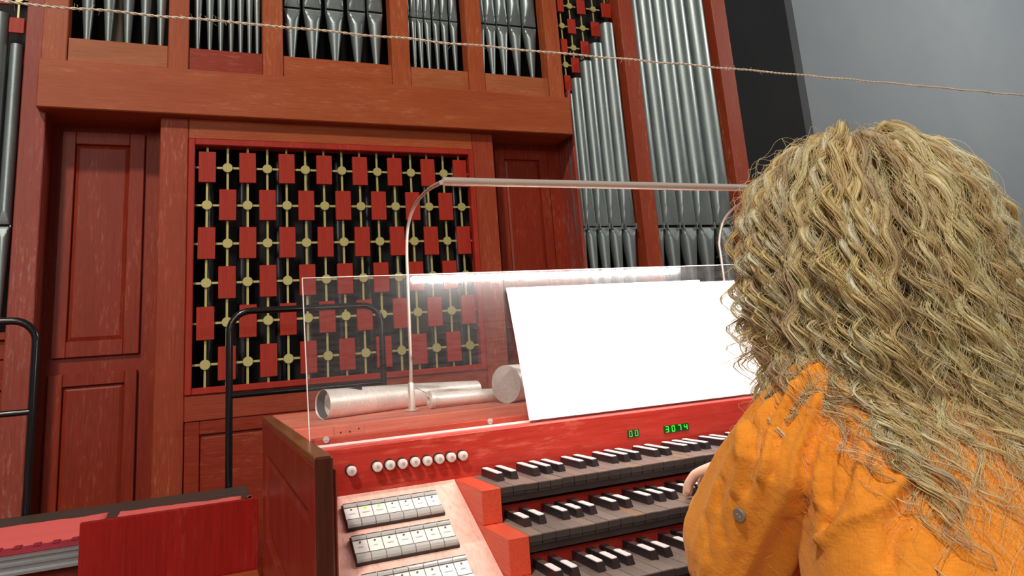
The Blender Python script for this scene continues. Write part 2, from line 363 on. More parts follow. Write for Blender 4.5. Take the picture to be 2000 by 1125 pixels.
# ---- lattices (screen > bar, medallion, tile)
def copy_to(o, dx, dy, dz):
    c = o.copy(); COL.objects.link(c); c.location = Vector(o.location) + Vector((dx, dy, dz)); return c
def sc_obj(name, parent): 
    o = bpy.data.objects.new(name, None); COL.objects.link(o); o.parent = parent; o.location = (0, 0, 0); return o
lat = MB()
HP, VP = 0.09147, 0.18589
gx = lambda c: -0.0035 + HP * c
gz = lambda r: 2.2457 - VP * r
fr = MB(); fr.box(-0.058, 1.327, 3.655, 3.66, 1.0, 1.03).box(-0.058, 1.327, 3.655, 3.66, 2.163, 2.195)
screen = fr.build('lattice_screen', M['tile'], case)
# parent-space note: every child is stored relative to the case base
for c in range(15):
    MB().box(gx(c) - 0.005, gx(c) + 0.005, 3.628, 3.634, 1.03, 2.163).build('bar', M['brass'], screen)
for r_ in range(1, 7):
    MB().box(-0.058, 1.327, 3.6265, 3.6325, gz(r_) - 0.005, gz(r_) + 0.005).build('bar', M['brass'], screen)
t0 = MB().box(-0.0385, 0.0385, -0.008, 0.008, -0.076, 0.076, 0.002).build('tile', M['tile'], screen, loc=(0, 0, 0))
q = MB(); disc(q, (0, 0, 0), 0.0235, 'Y', 0.010, 20); m0 = q.build('medallion', M['brass'], screen, loc=(0, 0, 0))
b0 = Vector(t0.location); first = {'t': True, 'm': True}
for r_ in range(1, 7):
    for c in range(15):
        istile = (c % 2 == 0) == (r_ % 2 == 1)
        src = t0 if istile else m0; k = 't' if istile else 'm'
        loc = b0 + Vector((gx(c) + random.uniform(-.001, .001), 3.617 if istile else 3.622, gz(r_) + random.uniform(-.001, .001)))
        if first[k]: src_o = src; first[k] = False; todo = (src_o, loc)
        else: src_o = src.copy(); COL.objects.link(src_o)
        src_o.location = loc; src_o.rotation_euler = (0, random.uniform(-.008, .008), 0)
# stair-stepped lattice over the right tower
def flank(xs, widths, levels, lowest, hh, y=3.66):
    f = MB()
    for i, x in enumerate(xs): f.box(x - 0.004, x + 0.004, y + 0.008, y + 0.013, lowest[i], levels[-1] + 0.1)
    sc = f.build('lattice_screen', M['brass'], case)
    for i, x in enumerate(xs):
        for j, z in enumerate(levels):
            k = j - i
            if k < 0: continue
            if k % 2 == 0: MB().box(x - widths[i], x + widths[i], y - 0.006, y + 0.007, z - hh, z + hh, 0.002).build('tile', M['tile'], sc)
            else:
                q = MB(); disc(q, (x, y + 0.003, z), 0.020, 'Y', 0.009, 18); q.build('medallion', M['brass'], sc)
                MB().box(x - widths[i] - 0.018, x + widths[i] + 0.018, y + 0.005, y + 0.010, z - 0.0045, z + 0.0045).build('bar', M['brass'], sc)
    return sc
LV = [2.665, 2.787, 2.906, 3.048, 3.19, 3.32, 3.45, 3.58]
flank([2.030, 2.097, 2.178, 2.269, 2.363], [0.022, 0.027, 0.029, 0.031, 0.034], LV, [2.62, 2.74, 2.86, 2.99, 3.14], 0.050)
flank([-0.818, -0.890, -0.97], [0.030, 0.034, 0.036], [2.722, 2.86, 2.99, 3.12, 3.25], [2.69, 2.82, 2.95], 0.038)

# ------------------------------------------------------------------ organ pipes
def clampring(x, y, z, r, cfrac, n=32):
    c = r * cfrac; out = []
    for j in range(n):
        a = 2 * PI * (j + 0.5) / n; px = r * math.cos(a); py = r * math.sin(a)
        if py < -c: py = -c
        out.append((x + px, y + py, z))
    return out
def organ_pipe(x, y, z0, zm, z1, r, rt, label, group, slot=0.012, liph=0.06, upper=0.30, flat=0.62, n=32, ears=False, name='organ_pipe'):
    t = thing(name, label, 'organ pipe', (x, y, z0), group)
    # foot: cone with a shield shaped lower lip pressed flat
    q = MB(); rg = []
    for k in range(7):
        z = z0 + (zm - liph - z0) * k / 6; rg.append(clampring(x, y, z, rt + (r - rt) * ((z - z0) / (zm - z0)), 2.0, n))
    for k in range(1, 7):
        z = zm - liph + liph * k / 6; rr = rt + (r - rt) * ((z - z0) / (zm - z0)); rg.append(clampring(x, y, z, rr, 1.0 - (1.0 - flat) * (k / 6) ** 0.9, n))
    q.rings(rg); q.build('foot', M['pipe'], t, 28)
    # body above the mouth, upper lip pressed flat and running out to a point
    q = MB(); rg = []
    zz = zm + slot
    rg.append(clampring(x, y, zm, r * 0.985, 0.2, n)); rg.append(clampring(x, y, zz - 0.0005, r * 0.985, 0.2, n))
    for k in range(0, 9):
        z = zz + upper * k / 8; rg.append(clampring(x, y, z, r, flat + (1.0 - flat) * (k / 8) ** 0.8, n))
    rg.append(clampring(x, y, zz + upper + 0.002, r, 2.0, n)); rg.append(clampring(x, y, z1, r, 2.0, n))
    q.rings(rg); q.build('body', M['pipe'], t, 28)
    # lips and slot
    w = r * math.sqrt(1 - flat * flat) * 0.97; yl = y - r * flat
    q = MB(); q.add([(x - w, yl - 0.0012, zm), (x + w, yl - 0.0012, zm), (x + w * 0.80, yl - 0.0015, zm - liph * 0.45), (x + w * 0.42, yl - 0.0022 - r * 0.03, zm - liph * 0.78), (x, yl - 0.003 - r * 0.10, zm - liph * 0.95), (x - w * 0.42, yl - 0.0022 - r * 0.03, zm - liph * 0.78), (x - w * 0.80, yl - 0.0015, zm - liph * 0.45)],
                    [(0, 1, 2, 3, 4, 5, 6)])
    q.build('lower_lip', M['lip'], t)
    q = MB(); q.box(x - w, x + w, y - r * 0.3, y - r * 0.18, zm + 0.0004, zz - 0.0004); q.build('mouth', M['slot'], t)
    if ears:
        q = MB()
        for s in (-1, 1): q.box(x + s * w * 1.02 - 0.003, x + s * w * 1.02 + 0.003, yl - 0.014, yl + 0.004, zm - 0.012, zz + 0.014, 0.001)
        q.build('ears', M['pipe'], t)
    return t
ORD = ['first', 'second', 'third', 'fourth', 'fifth', 'sixth', 'seventh', 'eighth']
W5 = ['the leftmost window above the beam', 'the second window above the beam', 'the wide middle window above the beam', 'the fourth window above the beam', 'the rightmost window above the beam']
sets = [([-0.539, -0.449, -0.367, -0.291, -0.222], [.040, .037, .034, .031, .028], [3.06, 3.05, 3.04, 3.03, 3.02], 0.012),
        ([-0.056, 0.001, 0.053, 0.102, 0.148, 0.191, 0.229], [.025, .024, .023, .0215, .020, .019, .0175], [3.06, 3.06, 3.06, 3.06, 3.06, 3.06, 3.06], 0.008),
        ([0.401, 0.510, 0.628, 0.748, 0.852], [.046, .049, .050, .050, .044], [2.954, 2.962, 2.968, 2.975, 2.982], 0.013),
        ([1.032, 1.071, 1.111, 1.157, 1.208, 1.259, 1.315], [.0185, .019, .020, .0215, .0225, .0235, .025], [2.986] * 7, 0.007),
        ([1.480, 1.546, 1.622, 1.708, 1.803], [.030, .034, .037, .041, .045], [2.994, 2.992, 2.994, 2.997, 2.998], 0.010)]
for wi, (xs, rs, zm, rt) in enumerate(sets):
    kind = ('thin' if wi in (1, 3) else 'stout')
    for i, x in enumerate(xs):
        organ_pipe(x, 3.675, 2.655, zm[i], 3.8, rs[i], rt, '%s %s grey metal pipe from the left in %s' % (ORD[i], kind, W5[wi]),
                   'pipes in ' + W5[wi], slot=0.010 if kind == 'thin' else 0.014, liph=rs[i] * 1.55, upper=0.06 + rs[i] * 1.6, flat=0.45, n=28)
ta = [2.022, 2.089, 2.170, 2.255, 2.348]; ra = [.030, .0355, .0405, .0435, .0475]; tops = [2.586, 2.693, 2.811, 2.939, 3.085]
for i, x in enumerate(ta):
    organ_pipe(x, 3.66, 1.29, 1.757, tops[i], ra[i], 0.010, '%s pipe from the left in the narrow tower, top ending below the red tiles' % ORD[i],
               'stepped pipes in the narrow right tower', slot=0.010, liph=0.055, upper=0.28, flat=0.60, ears=True)
tb = [2.562, 2.677, 2.801, 2.932, 3.086]; rb = [.0535, .0585, .063, .068, .0745]
for i, x in enumerate(tb):
    organ_pipe(x, 3.69, 1.29, 1.757, 3.85, rb[i], 0.012, '%s tall thick pipe from the left in the outer right tower' % ORD[i],
               'tall pipes in the outer right tower', slot=0.018, liph=0.085, upper=0.34, flat=0.60, ears=True)
tl = [(-0.817, 2.633, .026), (-0.885, 2.78, .034), (-0.97, 2.90, .040)]
for i, (x, zt, r) in enumerate(tl):
    organ_pipe(x, 3.68, 1.32, 1.78, zt, r, 0.009, ['pale pipe beside the left outer post, cut by the photo edge', 'pipe at the extreme left edge of the photo', 'outermost left pipe just past the frame edge'][i],
               'pipes of the left flank', slot=0.012, liph=0.05, upper=0.06, flat=0.60, ears=False)
# dim pipes standing in the dark behind the lattice
for i in range(9):
    x = 0.0 + i * 0.16 + random.uniform(-.02, .02); r = random.uniform(.018, .03); t = thing('inner_pipe', '%s dim dark pipe from the left in the shadow behind the lattice' % (['first', 'second', 'third', 'fourth', 'fifth', 'sixth', 'seventh', 'eighth', 'ninth'][i]), 'organ pipe', (x, 3.80, 0.9), 'dim pipes behind the lattice')
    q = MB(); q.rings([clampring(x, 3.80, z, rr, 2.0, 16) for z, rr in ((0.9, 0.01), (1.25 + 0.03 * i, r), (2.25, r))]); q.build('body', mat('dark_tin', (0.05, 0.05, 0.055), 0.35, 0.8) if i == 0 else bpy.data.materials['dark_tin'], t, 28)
#PART2
# ------------------------------------------------------------------ low cabinet in front of the organ
cab = thing('low_cabinet', 'long low red wooden cabinet with pink mats and an aluminium track, left of the console', 'cabinet', (-0.75, 2.6, 0))
CX0 = -2.2
part('body', cab, M['redx'], [(CX0, 0.135, 2.31, 2.86, 0, 0.640)], 0.003)
part('top_board', cab, M['greywood'], [(CX0, 0.140, 2.30, 2.88, 0.642, 0.692)], 0.002)
def mat_sheet(x0, x1, y0, y1, seed, back0, back1):
    rs = random.Random(seed); pts = [(x0, y0)]
    n = max(3, int((x1 - x0) / 0.03)); front = [(x0 + (x1 - x0) * i / n, y0 + rs.uniform(-.001, .001)) for i in range(n + 1)]
    back = []
    ph = rs.random() * 6
    for i in range(n * 2 + 1):
        x = x0 + (x1 - x0) * i / (2 * n); back.append((x, back0 + (back1 - back0) * (x - x0) / (x1 - x0) + 0.010 * math.sin(x * 46 + ph) * math.sin(x * 9 + 1) + rs.uniform(-.002, .002)))
    end = []
    yb = back[-1][1]
    k = 7
    for i in range(k, 0, -1):       # torn comb-like right end
        y = y0 + (yb - y0) * (0.35 + 0.6 * i / k); end += [(x1 - 0.002, y), (x1 - 0.022 + rs.uniform(-.004, .004), y - 0.011)]
    st = []
    poly = front + end[::-1] + back[::-1]
    q = MB(); q.prism(poly, 'Z', 0.692, 0.700); return q
mat_sheet(CX0 + .1, -0.270, 2.30, 2.66, 3, 2.70, 2.645).build('mat', M['pink'], cab)
mat_sheet(-0.236, 0.110, 2.30, 2.62, 9, 2.640, 2.605).build('mat', M['pink'], cab)
mat_sheet(0.128, 0.141, 2.30, 2.60, 5, 2.60, 2.60).build('mat', M['pink'], cab)
q = MB(); q.box(CX0 + .1, 0.139, 2.292, 2.302, 0.686, 0.7005)
x = CX0 + 0.12
while x < 0.10: q.box(x, x + 0.016, 2.290, 2.316, 0.6995, 0.7025); x += 0.042
q.build('mat_edge', M['magenta'], cab)
prof = [(2.31, 0.642), (2.262, 0.642), (2.262, 0.648), (2.280, 0.650), (2.280, 0.660), (2.272, 0.662), (2.272, 0.667), (2.286, 0.669), (2.286, 0.676), (2.276, 0.678), (2.276, 0.684), (2.31, 0.686)]
q = MB(); q.prism(prof, 'X', CX0, 0.139); q.build('track', M['alu'], cab)
bd = part('red_panel', None, M['board'], [(-0.291, 0.138, 2.236, 2.254, 0.16, 0.746)], 0.0015)
tag(bd, 'glossy dark red board standing upright before the low cabinet, against the console side', 'board')
pl = part('plinth', None, M['post'], [(0.02, 0.138, 1.98, 2.228, 0, 0.565)], 0.004)
tag(pl, 'small orange wooden block at the foot of the glossy red board beside the console', 'block')

# guard rails: bent black tube frames standing behind the cabinet
def arc(c, r, a0, a1, n=7): return [(c[0] + r * math.cos(R(a0 + (a1 - a0) * i / n)), c[1] + r * math.sin(R(a0 + (a1 - a0) * i / n))) for i in range(n + 1)]
def guard(x0, x1, ztop, zbar, label, y=2.905):
    t = thing('guard_rail', label, 'railing', ((x0 + x1) / 2, y, 0)); r = 0.0125; c = 0.075
    pts = [(x0, 0.0)] + [(x0, ztop - c)] + arc((x0 + c, ztop - c), c, 180, 90) + arc((x1 - c, ztop - c), c, 90, 0) + [(x1, 0.0)]
    q = MB(); q.tube([(p[0], y, p[1]) for p in pts], r, 12); q.build('frame', M['black'], t, 50)
    q = MB(); q.tube([(x0, y, zbar), (x1, y, zbar)], 0.0105, 12); q.build('crossbar', M['black'], t, 50)
guard(0.080, 0.652, 1.312, 1.006, 'black tube guard rail standing before the gold and red lattice')
guard(-1.10, -0.531, 1.316, 1.013, 'black tube guard rail at the left edge of the photo, before the side doors')

# ------------------------------------------------------------------ organ console
con = thing('organ_console', 'red oak organ console with three keyboards, stop rockers and a clear music desk', 'console', (0.88, 1.5, 0))
XL, XI, XR = 0.1445, 0.170, 1.590           # left cheek outside, inside, right cheek inside
def C(name, m, *boxes, b=0.002, smooth=None): return part(name, con, m, boxes, b, smooth)
def cheek(x0, x1, sgn):
    q = MB(); yb, yf = 2.15, 1.112; xo = x0 if sgn < 0 else x1
    xi = x1 if sgn < 0 else x0; d = 0.010 * -sgn
    a, b_ = sorted((xo, xi))
    q.box(a, b_, yf, yf + 0.075, 0, 0.955, 0.0015); q.box(a, b_, yb - 0.12, yb, 0, 0.955, 0.0015)
    q.box(a, b_, yf + 0.075, yb - 0.12, 0.885, 0.955, 0.0015); q.box(a, b_, yf + 0.075, yb - 0.12, 0.60, 0.675, 0.0015); q.box(a, b_, yf + 0.075, yb - 0.12, 0, 0.12, 0.0015)
    o = q.build('cheek', M['cheek'], con)
    q = MB(); ym0, ym1 = yf + 0.075, yb - 0.12
    for z0, z1 in ((0.675, 0.885), (0.12, 0.60)):
        xs, xf = xo + d * 1.3, xo + d * 0.5; g = 0.03
        q.add([(xs, ym0, z0), (xs, ym1, z0), (xs, ym1, z1), (xs, ym0, z1), (xf, ym0 + g, z0 + g), (xf, ym1 - g, z0 + g), (xf, ym1 - g, z1 - g), (xf, ym0 + g, z1 - g)],
              [(0, 1, 5, 4), (1, 2, 6, 5), (2, 3, 7, 6), (3, 0, 4, 7), (4, 5, 6, 7)])
        q.box(min(xi, xo + d * 1.4), max(xi, xo + d * 1.4), ym0, ym1, z0, z1)
    q.build('panel', M['cheek'], o)
    MB().box(a, b_, yf - 0.010, yf - 0.0002, 0, 0.968, 0.003).build('front_edge', M['edgewood'], o)
    q = MB(); q.box(a, b_, yf, yb, 0.9552, 0.968, 0.0015); q.build('cap', M['cap'], o)
cheek(XL, XI, -1); cheek(XR, XR + 0.0255, 1)
C('inner_plate', M['cheek'], (XI + 0.0003, 0.1768, 1.116, 1.334, 0.60, 0.948)); C('inner_plate', M['cheek'], (1.5832, XR - 0.0003, 1.116, 1.334, 0.60, 0.948))
face = C('face_board', M['con'], (XI, XR, 1.335, 1.358, 0.62, 0.950), b=0.0015)
C('ledge', M['con'], (XI, XR, 1.3583, 1.405, 0.925, 0.9498), b=0.001)
bat = C('batten', M['block'], (XI, XR, 1.4055, 1.428, 0.90, 0.9635), b=0.0012)
for px, py in ((637, 859), (957, 823), (1360, 783)):
    p = atY(px, py, 1.404); q = MB(); disc(q, (p.x, 1.4040, p.z), 0.0058, 'Y', 0.003, 18); q.box(p.x - 0.0045, p.x + 0.0045, 1.4020, 1.4026, p.z - 0.0007, p.z + 0.0007)
    o = q.build('screw', M['steel'], bat, 40)
C('channel', M['deck'], (XI, XR, 1.4283, 1.609, 0.88, 0.925), b=0.0)
deck = C('deck', M['deck'], (XI + 0.0002, XR - 0.0002, 1.6095, 2.15, 0.930, 0.968), b=0.0015)
q = MB(); q.box(0.252, 0.315, 1.6065, 1.6094, 0.934, 0.9655, 0.0008)
q.build('mounting_plate', M['deck'], deck)
for hx in (0.265, 0.284, 0.303):
    q = MB(); disc(q, (hx, 1.6063, 0.952 + (0.004 if hx > .3 else 0)), 0.0018, 'Y', 0.001, 10); q.build('screw_hole', M['slot'], deck)
C('body', M['redx'], (XI, XR, 1.46, 2.13, 0, 0.878), b=0)
# music desk of clear perspex, leaning back
TL = math.tan(R(13.2))
def sheet_y(z): return 1.384 + (z - 0.9502) * TL
q = MB(); xa, xb, za, zb, th = 0.1725, 1.588, 0.9502, 1.2665, 0.006
vs = [(x, sheet_y(z) + t, z) for x in (xa, xb) for t in (0, th) for z in (za, zb)]
md = MB().add(vs, [(0, 1, 5, 4), (2, 6, 7, 3)]).build('music_desk', M['perspex'], con)
e_ = MB()
def rim(a, b2):     # thin luminous edge faces
    e_.add([a[0], a[1], b2[1], b2[0]], [(0, 1, 2, 3)])
def pt(x, z, t): return (x, sheet_y(z) + t, z)
rim((pt(xa, za, 0), pt(xa, za, th)), (pt(xa, zb, 0), pt(xa, zb, th)))
rim((pt(xb, za, 0), pt(xb, za, th)), (pt(xb, zb, 0), pt(xb, zb, th)))
rim((pt(xa, zb, 0), pt(xa, zb, th)), (pt(xb, zb, 0), pt(xb, zb, th)))
e_.box(xa, xa + 0.0022, sheet_y(za), sheet_y(za) + th, za, za + 0.0005)
# the bevelled corners of the edges
for (x0, x1, z0, z1) in ((xa, xa + 0.0016, za, zb), (xa, xb, zb - 0.0016, zb), (xb - 0.0016, xb, za, zb), (xa, xb, za, za + 0.0042)):
    e_.add([(x0, sheet_y(z0) - .0003, z0), (x1, sheet_y(z0) - .0003, z0), (x1, sheet_y(z1) - .0003, z1), (x0, sheet_y(z1) - .0003, z1)], [(0, 1, 2, 3)])
e_.build('edge', M['edge'], md)
# thumb pistons
pis = [(687, 920), (737.5, 912), (762.5, 908.5), (787, 906), (811.5, 902.5), (835.5, 900.5), (859, 896.5), (882, 893.5), (905, 890.5)]
for px, py in pis:
    p = atY(px, py, 1.322); x, z = p.x, p.z
    q = MB(); q.tube([(x, 1.3348, z), (x, 1.3320, z)], [0.0098, 0.0095], 24); o = q.build('collar', M['blackp'], face, 40)
    q = MB(); q.rings([[(x + rr * math.cos(2 * PI * j / 24), y, z + rr * math.sin(2 * PI * j / 24)) for j in range(24)] for y, rr in ((1.3319, .0074), (1.322, .0086), (1.3195, .0082), (1.3182, .0066), (1.3176, .0040))])
    kn = q.build('piston', M['knob'], face, 40)
    kn2 = MB(); disc(kn2, (x, 1.3175, z), 0.0030, 'Y', 0.0005, 12); kn2.build('mark', M['mark'], face)
# number displays
SEG = {'0': 'abcdef', '3': 'abcdg', '7': 'abc', '4': 'bcfg'}
def display(u0, v0, u1, v1, txt, m):
    a = atY(u0, v0, 1.334); b = atY(u1, v1, 1.334); x0, x1 = a.x, b.x; zc = (a.z + b.z) / 2; h = 0.0140
    d = MB().box(x0, x1, 1.3335, 1.3352, zc - h / 2, zc + h / 2).build('display', M['display'], face)
    n = len(txt); wd = (x1 - x0) / n
    for i, ch in enumerate(txt):
        cx = x0 + wd * (i + 0.5); w = wd * 0.21; hh = h * 0.38; t = 0.00075; q = MB(); y0, y1 = 1.3329, 1.3336
        S2 = dict(a=(cx - w, cx + w, hh - t, hh + t), d=(cx - w, cx + w, -hh - t, -hh + t), g=(cx - w, cx + w, -t, t), b=(cx + w - t, cx + w + t, 0, hh), c=(cx + w - t, cx + w + t, -hh, 0), f=(cx - w - t, cx - w + t, 0, hh), e=(cx - w - t, cx - w + t, -hh, 0))
        for s in SEG[ch]: x0_, x1_, z0_, z1_ = S2[s]; q.box(x0_, x1_, y0, y1, zc + z0_, zc + z1_)
        q.build('digit', m, face)
display(1226, 848, 1248.5, 845, '00', M['segdim']); display(1296.5, 838, 1345, 834, '3074', M['seg'])

# stop panel, sloping towards the player
SL = 0.5080
def jz(y): return 0.872 + SL * (y - 1.335)
def jamb(x0, x1, name='stop_panel'):
    q = MB(); yb, yf = 1.3345, 0.86
    q.prism([(yb, jz(yb)), (yf, jz(yf)), (yf, 0.55), (yb, 0.55)], 'X', x0, x1); return q.build(name, M['jamb'], con)
jp = jamb(0.1775, 0.4235); jamb(1.3415, 1.5825)
cs, sn = 1 / math.hypot(1, SL), SL / math.hypot(1, SL)
def J(x, s, h):     # s runs down the slope from the top, h stands off it
    y0 = 1.335 - s * cs; z0 = 0.872 - s * sn; return (x, y0 - h * sn, z0 + h * cs)
def row(s0, xa_, n, pitch, side, lit=()):
    q = MB(); x1_ = xa_ + n * pitch; s1 = s0 + 0.0575
    q.add([J(x, s, h) for x in (xa_ - .0012, x1_ + .0012) for s in (s0 - .001, s1 + .001) for h in (0.0, 0.0055)],
          [(0, 1, 3, 2), (4, 6, 7, 5), (0, 4, 5, 1), (2, 3, 7, 6), (0, 2, 6, 4), (1, 5, 7, 3)])
    q.build('rocker_bed', M['blackp'], side)
    for i in range(n):
        a_ = xa_ + i * pitch + 0.0006; b_ = xa_ + (i + 1) * pitch - 0.0006
        q = MB(); pr = [(0, .0055), (0.0006, .0100), (.0035, .0124), (.0095, .0122), (.0138, .0098), (.0400, .0084), (.0440, .0112), (.0500, .0112), (.0540, .0088), (.0560, .0055)]
        vs = [J(x, s0 + .0006 + s, h) for x in (a_, b_) for s, h in pr]; k = len(pr)
        for j in range(k - 1):
            q.mi = 1 if 4 <= j <= 4 else 0
            q.add([vs[j], vs[j + 1], vs[k + j + 1], vs[k + j]], [(0, 1, 2, 3)])
        q.mi = 0; q.add(vs, [tuple(range(k)), tuple(range(k, 2 * k))[::-1]])
        # dark rims of the rounded ends and the printed lines
        q.mi = 2
        for s_, h_ in ((0.0128, .0106), (0.0405, .0092), (0.0045, .0126)): q.add([J(x, s0 + s, h) for x in (a_, b_) for s, h in ((s_, h_ - .001), (s_ + .0014, h_ - .0009), (s_, h_), (s_ + .0014, h_ + .0001))], [(2, 3, 7, 6)])
        q.mi = 3; mid = (a_ + b_) / 2; ww = random.uniform(.003, .0065)
        q.add([J(mid - ww, s0 + .028, .0098), J(mid + ww, s0 + .028, .0098), J(mid + ww, s0 + .0295, .0097), J(mid - ww, s0 + .0295, .0097)], [(0, 1, 2, 3)])
        o = q.build('stop_rocker', [M['chrome'], M['white'], M['blackp'], M['print']], side)
        for k2 in (0,):
            c = Vector(J(mid, s0 + .0190, .0104)); q = MB(); disc(q, c, 0.0017 if i not in lit else 0.0024, (0, -sn, cs), 0.0008, 10)
            q.build('indicator', M['lit'] if i in lit else M['bulb'], side)
for k in range(5):
    s0 = (1.335 - (1.3055 - 0.0715 * k)) / cs + 0.001 + (0.004 if k > 1 else 0) 
    row(s0, 0.2135, 7, 0.02325, jp, (1, 2) if k == 0 else ())

# three keyboards
KX, KW = 0.4590, 0.0235
def manual(yf, z, yback, capfrac, name, sharp_l):
    m_ = MB(); m_.box(KX - .0004, KX + 36 * KW, yf + 0.02, yback + 0.04, z - 0.026, z - 0.018); mo_ = m_.build('keyboard', M['blackp'], con)
    # worn black key slip under the fronts
    q = MB(); q.box(KX, KX + 36 * KW, yf + 0.006, yf + 0.016, z - 0.0265, z - 0.009); q.build('key_slip', M['blackp'], mo_)
    n0 = MB(); n0.box(0.0004, KW - 0.0004, 0.0002, yback - yf, -0.0022, 0, 0.0004); n0.mi = 1; n0.box(0.0005, KW - 0.0005, 0.0006, 0.03, -0.0110, -0.0022, 0.0004).box(0.0012, KW - 0.0012, 0.004, 0.02, -0.016, -0.011)
    nk = n0.build('natural_key', [M['key'], M['keyfront']], mo_, loc=(0, 0, 0)); nb = Vector(nk.location)
    # sharp: black body with a rounded pale cap
    s = MB(); w, h = 0.0056, 0.0125; L_ = sharp_l
    s.mi = 0
    s.add([(-w - .001, 0, 0), (w + .001, 0, 0), (w, 0.005, h), (-w, 0.005, h), (-w - .001, L_, 0), (w + .001, L_, 0), (w, L_, h), (-w, L_, h)], [(0, 1, 2, 3), (0, 3, 7, 4), (1, 5, 6, 2), (4, 7, 6, 5), (0, 4, 5, 1)])
    s.mi = 2; s.add([(-w, 0.005, h), (w, 0.005, h), (w, L_, h), (-w, L_, h)], [(0, 1, 2, 3)])
    s.mi = 1; cl = L_ * capfrac; wc = w * 0.98; pl_ = []
    for k in range(7): a_ = PI + PI * k / 6; pl_.append((wc * math.cos(a_), 0.0085 + 0.0035 * math.sin(a_)))
    for k in range(7): a_ = PI * k / 6; pl_.append((wc * math.cos(a_), cl - 0.003 + 0.003 * math.sin(a_)))
    s.prism(pl_, 'Z', h, h + 0.0012)
    sk = s.build('sharp_key', [M['sharp'], M['ivory'], M['sharpback']], mo_, loc=(0, 0, 0)); sb = Vector(sk.location)
    f1 = f2 = True
    for i in range(36):
        o = nk if f1 else nk.copy()
        if not f1: COL.objects.link(o)
        f1 = False; o.location = nb + Vector((KX + i * KW, yf + random.uniform(-.0006, .0006), z + random.uniform(-.0005, .0005)))
        if i % 7 in (0, 1, 3, 4, 5) and i < 35:
            o = sk if f2 else sk.copy()
            if not f2: COL.objects.link(o)
            f2 = False; off = {0: -.0016, 1: .0016, 3: -.002, 4: 0, 5: .002}[i % 7]
            o.location = sb + Vector((KX + (i + 1) * KW + off, yf + 0.050, z + 0.0003 + random.uniform(-.0004, .0004)))
    return mo_
manual(1.193, 0.872, 1.3345, 1.0, 'upper', 0.0840)
manual(1.086, 0.817, 1.225, 0.56, 'middle', 0.0885)
manual(0.980, 0.762, 1.118, 0.52, 'lower', 0.0880)
XK1 = KX + 36 * KW
for x0, x1 in ((0.4240, 0.4586), (XK1 + 0.0004, 1.3413)):
    C('key_block', M['block'], (x0, x1, 1.191, 1.3345, 0.8175, 0.872), b=0.0008)
    C('key_block', M['block'], (x0, x1, 1.085, 1.3345, 0.7625, 0.8172), b=0.0008)
    C('key_block', M['block'], (x0, x1, 0.979, 1.3345, 0.60, 0.7622), b=0.0008)
for y, z0, z1 in ((1.2255, 0.800, 0.836), (1.1185, 0.745, 0.781)):
    rb_ = C('riser', M['con'], (KX, XK1, y, y + 0.014, z0, z1), b=0.0005)
    for px in ((0.565, 0.765, 0.99, 1.2) if y > 1.2 else (0.56, 0.745, 0.98, 1.2)):
        q = MB(); disc(q, (px, y - 0.0004, z1 - 0.013), 0.0034, 'Y', 0.001, 12); q.build('screw_hole', M['slot'], rb_)
C('key_frame', M['blackp'], (KX, XK1, 1.2400, 1.3345, 0.80, 0.834), (KX, XK1, 1.133, 1.2250, 0.745, 0.780), b=0)
C('key_rail', M['con'], (KX, XK1, 0.984, 1.30, 0.60, 0.725), b=0.001)

# ------------------------------------------------------------------ music
def music(x0, x1, zt, label, off):
    q = MB(); zb_ = 0.9545; yb_ = 1.3745; yt_ = sheet_y(zt) - 0.004
    n = 10; rows = []
    for j in range(n + 1):
        t = j / n; rows.append([(x0 + (x1 - x0) * i / 6, yb_ + (yt_ - yb_) * t - 0.002 * math.sin(PI * t) - off, zb_ + (zt - zb_) * t) for i in range(7)])
    vs = [p for r in rows for p in r] + [(p[0], p[1] + 0.0016, p[2]) for r in rows for p in r]; N = 7 * (n + 1); fs = []
    for j in range(n):
        for i in range(6):
            a_ = j * 7 + i; fs += [(a_, a_ + 1, a_ + 8, a_ + 7), (N + a_, N + a_ + 7, N + a_ + 8, N + a_ + 1)]
    per = [i for i in range(7)] + [j * 7 + 6 for j in range(1, n + 1)] + [n * 7 + i for i in range(5, -1, -1)] + [j * 7 for j in range(n - 1, 0, -1)]
    for k in range(len(per)): a_, b_ = per[k], per[(k + 1) % len(per)]; fs.append((a_, N + a_, N + b_, b_))
    q.add(vs, fs); o = q.build('music_sheet', M['paper']); tag(o, label, 'sheet music', 'sheets on the music desk'); return o
music(0.600, 1.115, 1.2285, 'wide brightly lit white music sheet covering the left of the desk', 0.0024)
music(0.820, 1.222, 1.2240, 'white music sheet reaching furthest right, beside the organist', 0.0)

# ------------------------------------------------------------------ LED music lamp
lamp = thing('music_lamp', 'slim brushed nickel bar lamp on two bent posts over the music desk', 'lamp', (0.9, 1.76, 0.968))
YB = 1.22; pl0 = atY(864, 354, YB); pr0 = atY(1300, 364, YB); zb0 = (pl0.z + pr0.z) / 2; XB0, XB1 = pl0.x, 1.395
nv = Vector((0, 0.60, -0.80)); tv = Vector((0, 0.80, 0.60))
def bar_prof(x, r):
    out = []
    for j in range(28):
        v = Vector((0, r * math.cos(2 * PI * j / 28), r * math.sin(2 * PI * j / 28))); d = v.dot(nv)
        if d > 0.0068: v = v - nv * (d - 0.0068)
        out.append((x, YB + v.y, zb0 + v.z))
    return out
q = MB(); q.rings([bar_prof(XB0, 0.0045), bar_prof(XB0 + 0.003, 0.0078), bar_prof(XB1 - 0.003, 0.0078), bar_prof(XB1, 0.0045)]); q.build('tube', M['nickel'], lamp, 35)
q = MB(); q.rings([bar_prof(XB0 + 0.001, 0.0082), bar_prof(XB0 + 0.060, 0.0082), bar_prof(XB0 + 0.066, 0.0078)]); q.build('sleeve', M['nickel'], lamp, 35)
